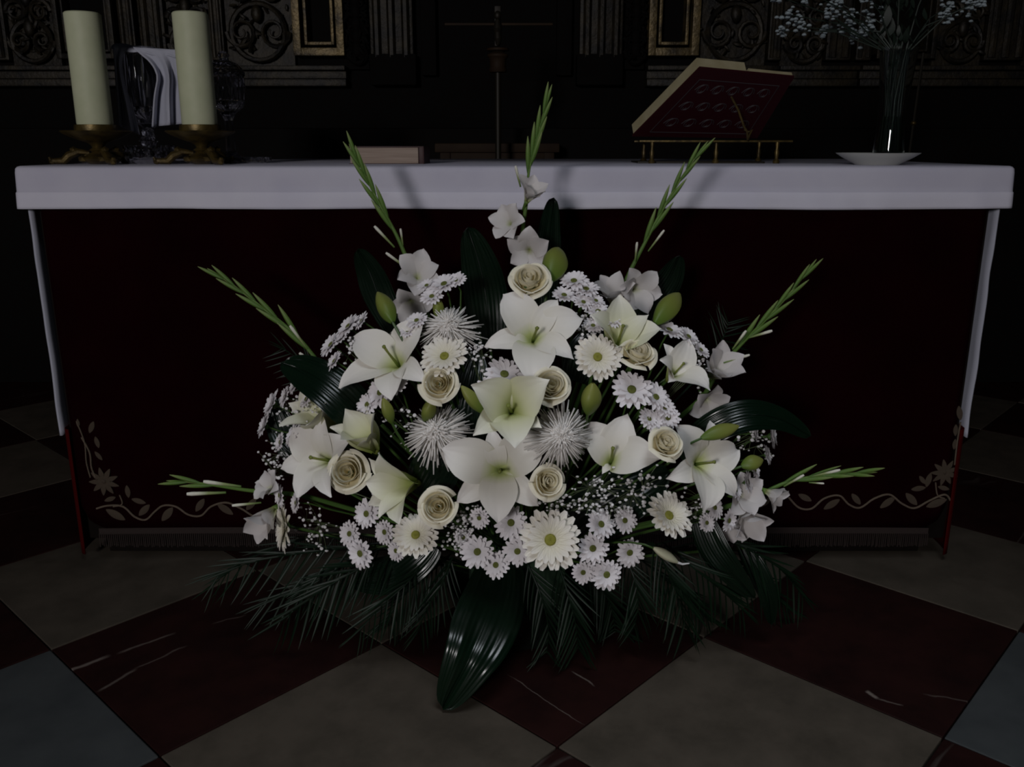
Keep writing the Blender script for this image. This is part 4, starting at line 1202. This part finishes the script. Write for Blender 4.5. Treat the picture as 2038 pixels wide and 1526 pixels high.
# ------------------------------------------------------------------ aspidistra leaves
def leaf(label, pts, wpx, roll=0.0, arch=.16, tipk=.55):
    P = catmull([at(x, y, yy) for x, y, yy in pts], 8); n = len(P); o = P[0].copy()
    for p in P: p.z = max(p.z, .006)
    W = wpx * mpp(P[n // 2]) / 2
    root = empty('aspidistra_leaf', o); tag(root, label, 'leaf', 'broad dark leaves in the arrangement')
    def fr_(i):
        a = P[min(n - 1, i + 1)]; b = P[max(0, i - 1)]; t = (a - b).normalized()
        s = t.cross(TC).normalized(); s = Matrix.Rotation(roll, 3, t) @ s; return t, s, s.cross(t)
    def fn(u, v):
        i = min(n - 1, int(round(u * (n - 1)))); t, s, nn = fr_(i); q = 2 * v - 1
        wd = W * (sin(pi * (.12 + .88 * u) ** .9) ** tipk if u < .99 else .02)
        d = -nn * (1 if nn.dot(TC) < 0 else -1)
        x = P[i] - o + s * q * wd + d * (arch * W * (abs(q) * .9 - .5 * q * q * 1.6) + .03 * W * sin(q * 9 + u * 5) + .05 * W * sin(u * 11) * q)
        if (x + o).z < .002: x.z = .002 - o.z
        return x
    MB().grid(n - 1, 14, fn).build('blade', M_leaf, root)
    tgt = FOAM + Vector((random.uniform(-.05, .05), random.uniform(-.04, .04), -.04)) - o
    MB().tube([Vector((0, 0, 0)), tgt * .4 + (P[0] - P[2]) * .5, tgt], .0028, 6).build('stalk', M_stem, root)
    MB().tube([p - o - TC * -.0006 for p in P[:-1]], [.0016 * (1 - i / n) + .0004 for i in range(n - 1)], 5).build('midrib', M_leaf, root)


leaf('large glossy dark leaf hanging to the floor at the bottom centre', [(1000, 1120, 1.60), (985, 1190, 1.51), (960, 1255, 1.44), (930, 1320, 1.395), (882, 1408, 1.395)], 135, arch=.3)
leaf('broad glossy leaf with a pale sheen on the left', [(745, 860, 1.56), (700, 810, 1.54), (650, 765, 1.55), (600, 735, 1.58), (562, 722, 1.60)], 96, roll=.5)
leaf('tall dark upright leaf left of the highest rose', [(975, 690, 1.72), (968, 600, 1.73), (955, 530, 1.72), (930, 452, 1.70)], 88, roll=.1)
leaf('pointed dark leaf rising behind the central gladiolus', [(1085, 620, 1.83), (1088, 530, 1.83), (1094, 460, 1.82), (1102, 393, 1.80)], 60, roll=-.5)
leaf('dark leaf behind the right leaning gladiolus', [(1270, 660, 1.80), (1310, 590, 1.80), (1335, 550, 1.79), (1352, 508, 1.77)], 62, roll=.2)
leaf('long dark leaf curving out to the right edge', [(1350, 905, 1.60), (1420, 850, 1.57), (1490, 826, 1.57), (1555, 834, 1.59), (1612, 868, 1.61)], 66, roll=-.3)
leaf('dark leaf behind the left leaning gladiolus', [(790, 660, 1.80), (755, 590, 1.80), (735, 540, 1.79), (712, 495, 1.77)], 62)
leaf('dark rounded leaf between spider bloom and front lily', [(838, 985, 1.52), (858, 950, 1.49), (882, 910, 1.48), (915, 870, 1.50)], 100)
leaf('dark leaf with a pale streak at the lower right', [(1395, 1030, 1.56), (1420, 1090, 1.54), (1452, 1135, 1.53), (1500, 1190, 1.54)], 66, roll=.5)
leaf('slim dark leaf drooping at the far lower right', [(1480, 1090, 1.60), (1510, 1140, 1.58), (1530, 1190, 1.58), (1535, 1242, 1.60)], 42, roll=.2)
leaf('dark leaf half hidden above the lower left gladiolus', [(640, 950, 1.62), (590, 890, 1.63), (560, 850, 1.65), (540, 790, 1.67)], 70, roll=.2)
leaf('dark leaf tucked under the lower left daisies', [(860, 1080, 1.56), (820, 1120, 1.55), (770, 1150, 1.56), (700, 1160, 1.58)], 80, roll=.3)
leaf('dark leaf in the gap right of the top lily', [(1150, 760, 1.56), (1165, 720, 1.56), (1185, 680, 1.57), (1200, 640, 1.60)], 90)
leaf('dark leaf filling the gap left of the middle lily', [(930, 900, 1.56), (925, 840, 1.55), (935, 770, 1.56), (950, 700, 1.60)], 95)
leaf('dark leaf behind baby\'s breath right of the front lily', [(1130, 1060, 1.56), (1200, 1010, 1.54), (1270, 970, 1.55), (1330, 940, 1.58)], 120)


# ------------------------------------------------------------------ palm fronds with separate leaflets
def leaflet_mesh():
    def fn(u, v):
        q = 2 * v - 1; wd = .026 * sin(pi * (.08 + .92 * u) ** .7) ** .7 if u < .99 else .001
        return (q * wd, abs(q) * wd * .5 - .10 * u * u, u)
    return MB().grid(6, 2, fn).mesh('leaflet', M_palm)
LFM = leaflet_mesh()


def frond(label, pts, llen, cnt=13, spread=.75):
    pp = []
    for x, y, yy in pts:
        p = at(x, y, yy)
        if p.z < .012: p = at(x, y, max(.8, yy + (p.z - .015) / .55)); p.z = max(p.z, .012)
        pp.append(p)
    P = catmull(pp, 8); n = len(P); o = P[0].copy()
    root = empty('palm_frond', o); tag(root, label, 'palm frond', 'palm fronds under the flowers')
    tgt = FOAM + Vector((random.uniform(-.04, .04), random.uniform(-.03, .03), -.06)) - o
    MB().tube([tgt, tgt * .5] + [p - o for p in P], [.0022, .002] + [.0018 * (1 - i / n) + .0004 for i in range(n)], 6).build('rachis', M_palm, root)
    for k in range(cnt):
        t = .05 + .93 * k / (cnt - 1); f = min(n - 2, t * (n - 1)); j = int(f); p = P[j].lerp(P[j + 1], f - j); d = (P[j + 1] - P[j]).normalized()
        side = d.cross(TC).normalized()
        for s in (-1, 1):
            L = llen * mpp(p) * (.55 + .6 * sin(pi * (.2 + .7 * t))) * random.uniform(.88, 1.08)
            q = (d * (1.0 - .1 * t) + side * s * spread * (1.1 - .5 * t) + TC * random.uniform(.0, .3) + Vector((0, 0, random.uniform(-.75, -.35)))).normalized()
            e = p + q * L
            if e.z < .012: q = (Vector((e.x, e.y, .014)) - p).normalized()
            if p.z < .02: continue
            link('leaflet', LFM, root, Matrix.Translation(-o) @ frame_M(p, q, 90 + random.uniform(-30, 30)) @ Matrix.Scale(L, 4))


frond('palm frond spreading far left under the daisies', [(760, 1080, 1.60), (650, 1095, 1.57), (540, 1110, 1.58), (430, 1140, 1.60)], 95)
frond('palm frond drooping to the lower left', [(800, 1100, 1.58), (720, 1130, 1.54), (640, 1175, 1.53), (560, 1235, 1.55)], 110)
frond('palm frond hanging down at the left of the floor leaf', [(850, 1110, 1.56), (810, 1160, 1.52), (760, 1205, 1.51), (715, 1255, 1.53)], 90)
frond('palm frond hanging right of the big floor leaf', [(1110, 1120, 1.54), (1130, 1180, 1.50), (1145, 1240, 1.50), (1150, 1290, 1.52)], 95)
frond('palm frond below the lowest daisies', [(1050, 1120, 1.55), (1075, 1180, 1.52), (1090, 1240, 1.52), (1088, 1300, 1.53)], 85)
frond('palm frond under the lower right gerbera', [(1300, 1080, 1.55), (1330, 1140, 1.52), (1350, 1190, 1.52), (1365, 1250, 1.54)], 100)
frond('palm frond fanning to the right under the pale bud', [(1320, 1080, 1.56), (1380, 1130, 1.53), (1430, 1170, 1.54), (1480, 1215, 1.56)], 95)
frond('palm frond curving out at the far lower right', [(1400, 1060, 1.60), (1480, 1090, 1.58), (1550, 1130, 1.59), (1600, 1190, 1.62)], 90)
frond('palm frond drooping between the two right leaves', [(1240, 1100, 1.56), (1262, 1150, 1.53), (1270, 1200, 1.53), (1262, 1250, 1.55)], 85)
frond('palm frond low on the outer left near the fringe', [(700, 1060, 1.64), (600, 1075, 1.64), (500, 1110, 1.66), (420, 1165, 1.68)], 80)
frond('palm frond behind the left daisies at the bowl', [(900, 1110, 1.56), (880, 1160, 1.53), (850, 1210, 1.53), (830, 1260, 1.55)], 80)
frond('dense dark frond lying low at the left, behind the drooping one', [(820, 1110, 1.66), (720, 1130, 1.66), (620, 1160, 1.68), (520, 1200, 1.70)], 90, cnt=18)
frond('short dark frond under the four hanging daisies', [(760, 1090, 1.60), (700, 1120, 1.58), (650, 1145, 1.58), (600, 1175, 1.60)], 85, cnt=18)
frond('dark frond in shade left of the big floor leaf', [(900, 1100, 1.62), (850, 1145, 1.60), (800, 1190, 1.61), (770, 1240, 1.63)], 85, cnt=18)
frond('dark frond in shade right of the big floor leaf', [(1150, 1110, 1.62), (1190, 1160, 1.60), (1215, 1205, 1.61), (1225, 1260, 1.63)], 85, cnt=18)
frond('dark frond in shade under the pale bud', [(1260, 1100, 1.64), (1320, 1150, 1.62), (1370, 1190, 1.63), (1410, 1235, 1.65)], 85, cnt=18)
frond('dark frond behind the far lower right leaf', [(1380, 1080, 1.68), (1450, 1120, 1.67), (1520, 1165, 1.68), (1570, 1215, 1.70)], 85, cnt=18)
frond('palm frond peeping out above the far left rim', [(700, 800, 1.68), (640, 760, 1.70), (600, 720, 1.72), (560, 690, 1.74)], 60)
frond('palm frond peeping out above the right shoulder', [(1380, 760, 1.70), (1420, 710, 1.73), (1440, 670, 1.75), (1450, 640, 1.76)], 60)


# ------------------------------------------------------------------ baby's breath
def gyps(label, cx_, cy_, wx, wy, cnt, dy=0.0, seed=0, sz=1.0):
    rnd = random.Random(seed + 100); root_p = dome(cx_, cy_, dy + .06).lerp(FOAM, .25)
    root = empty('babys_breath', root_p); tag(root, label, 'baby\'s breath', 'sprays of baby\'s breath')
    st = MB(); bl_ = MB(); hub = [dome(cx_ + rnd.uniform(-.5, .5) * wx, cy_ + rnd.uniform(-.5, .5) * wy, dy + .03) for _ in range(5)]
    for h in hub: st.tube([Vector(), (h - root_p) * .5 + Vector((0, 0, .004)), h - root_p], [.0010, .0008, .0006], 4)
    for k in range(cnt):
        x = cx_ + max(-1.1, min(1.1, rnd.gauss(0, .5))) * wx; y = cy_ + max(-1.1, min(1.1, rnd.gauss(0, .5))) * wy
        p = dome(x, y, dy + rnd.uniform(-.02, .03)); h = min(hub, key=lambda q: (q - p).length)
        st.tube([h - root_p, h.lerp(p, .6) - root_p + Vector((0, .004, 0)), p - root_p], .00042, 3)
        r = rnd.uniform(.0019, .0040) * sz
        Mx = Matrix.Rotation(rnd.uniform(0, pi), 3, 'X') @ Matrix.Rotation(rnd.uniform(0, pi), 3, 'Z')
        bl_.ball(p - root_p, r, 1, (1, 1, .65), Mx)
    tgt = FOAM + Vector((rnd.uniform(-.04, .04), rnd.uniform(-.03, .03), 0)) - root_p
    st.tube([Vector(), tgt], .0012, 5)
    st.build('stems', M_thin, root); tag(bl_.build('blossoms', M_gyp, root), kind='stuff')


gyps('cloud of baby\'s breath right of the low round rose', 1190, 985, 62, 50, 90, dy=-.02, seed=1)
gyps('baby\'s breath under the half open right lily', 1275, 975, 48, 45, 60, dy=-.02, seed=2)
gyps('baby\'s breath on the far left under the rim daisies', 595, 825, 50, 45, 80, dy=0, seed=3)
gyps('baby\'s breath on the far left beside the edge lily', 545, 920, 28, 55, 50, dy=0, seed=4)
gyps('baby\'s breath right of the upper right of the top lily', 1168, 650, 32, 40, 50, dy=0, seed=5)
gyps('baby\'s breath beside the upper left gerbera', 950, 700, 24, 34, 40, dy=-.01, seed=6)
gyps('baby\'s breath by the bottom left of the daisy trio', 905, 1065, 28, 42, 50, dy=0, seed=7)
gyps('baby\'s breath in the shade between left rose and daisies', 620, 1050, 45, 55, 60, dy=.02, seed=8)
gyps('baby\'s breath at the right rim under the curved leaf', 1505, 870, 32, 40, 45, dy=0, seed=9)
gyps('baby\'s breath around the faint lower right daisies', 1395, 1010, 34, 42, 50, dy=0, seed=10)
gyps('baby\'s breath between the right lily and gladiolus blooms', 1390, 730, 24, 46, 40, dy=0, seed=11)
gyps('baby\'s breath just above the big gerbera', 1120, 1010, 42, 26, 40, dy=0, seed=12)
gyps('baby\'s breath left of the upper left lily', 715, 690, 40, 30, 40, dy=.01, seed=13)
gyps('baby\'s breath below the low left rose near the leaf', 930, 1030, 30, 25, 35, dy=0, seed=14)
gyps('baby\'s breath beside the dark green bud', 790, 835, 34, 30, 30, dy=.01, seed=15)
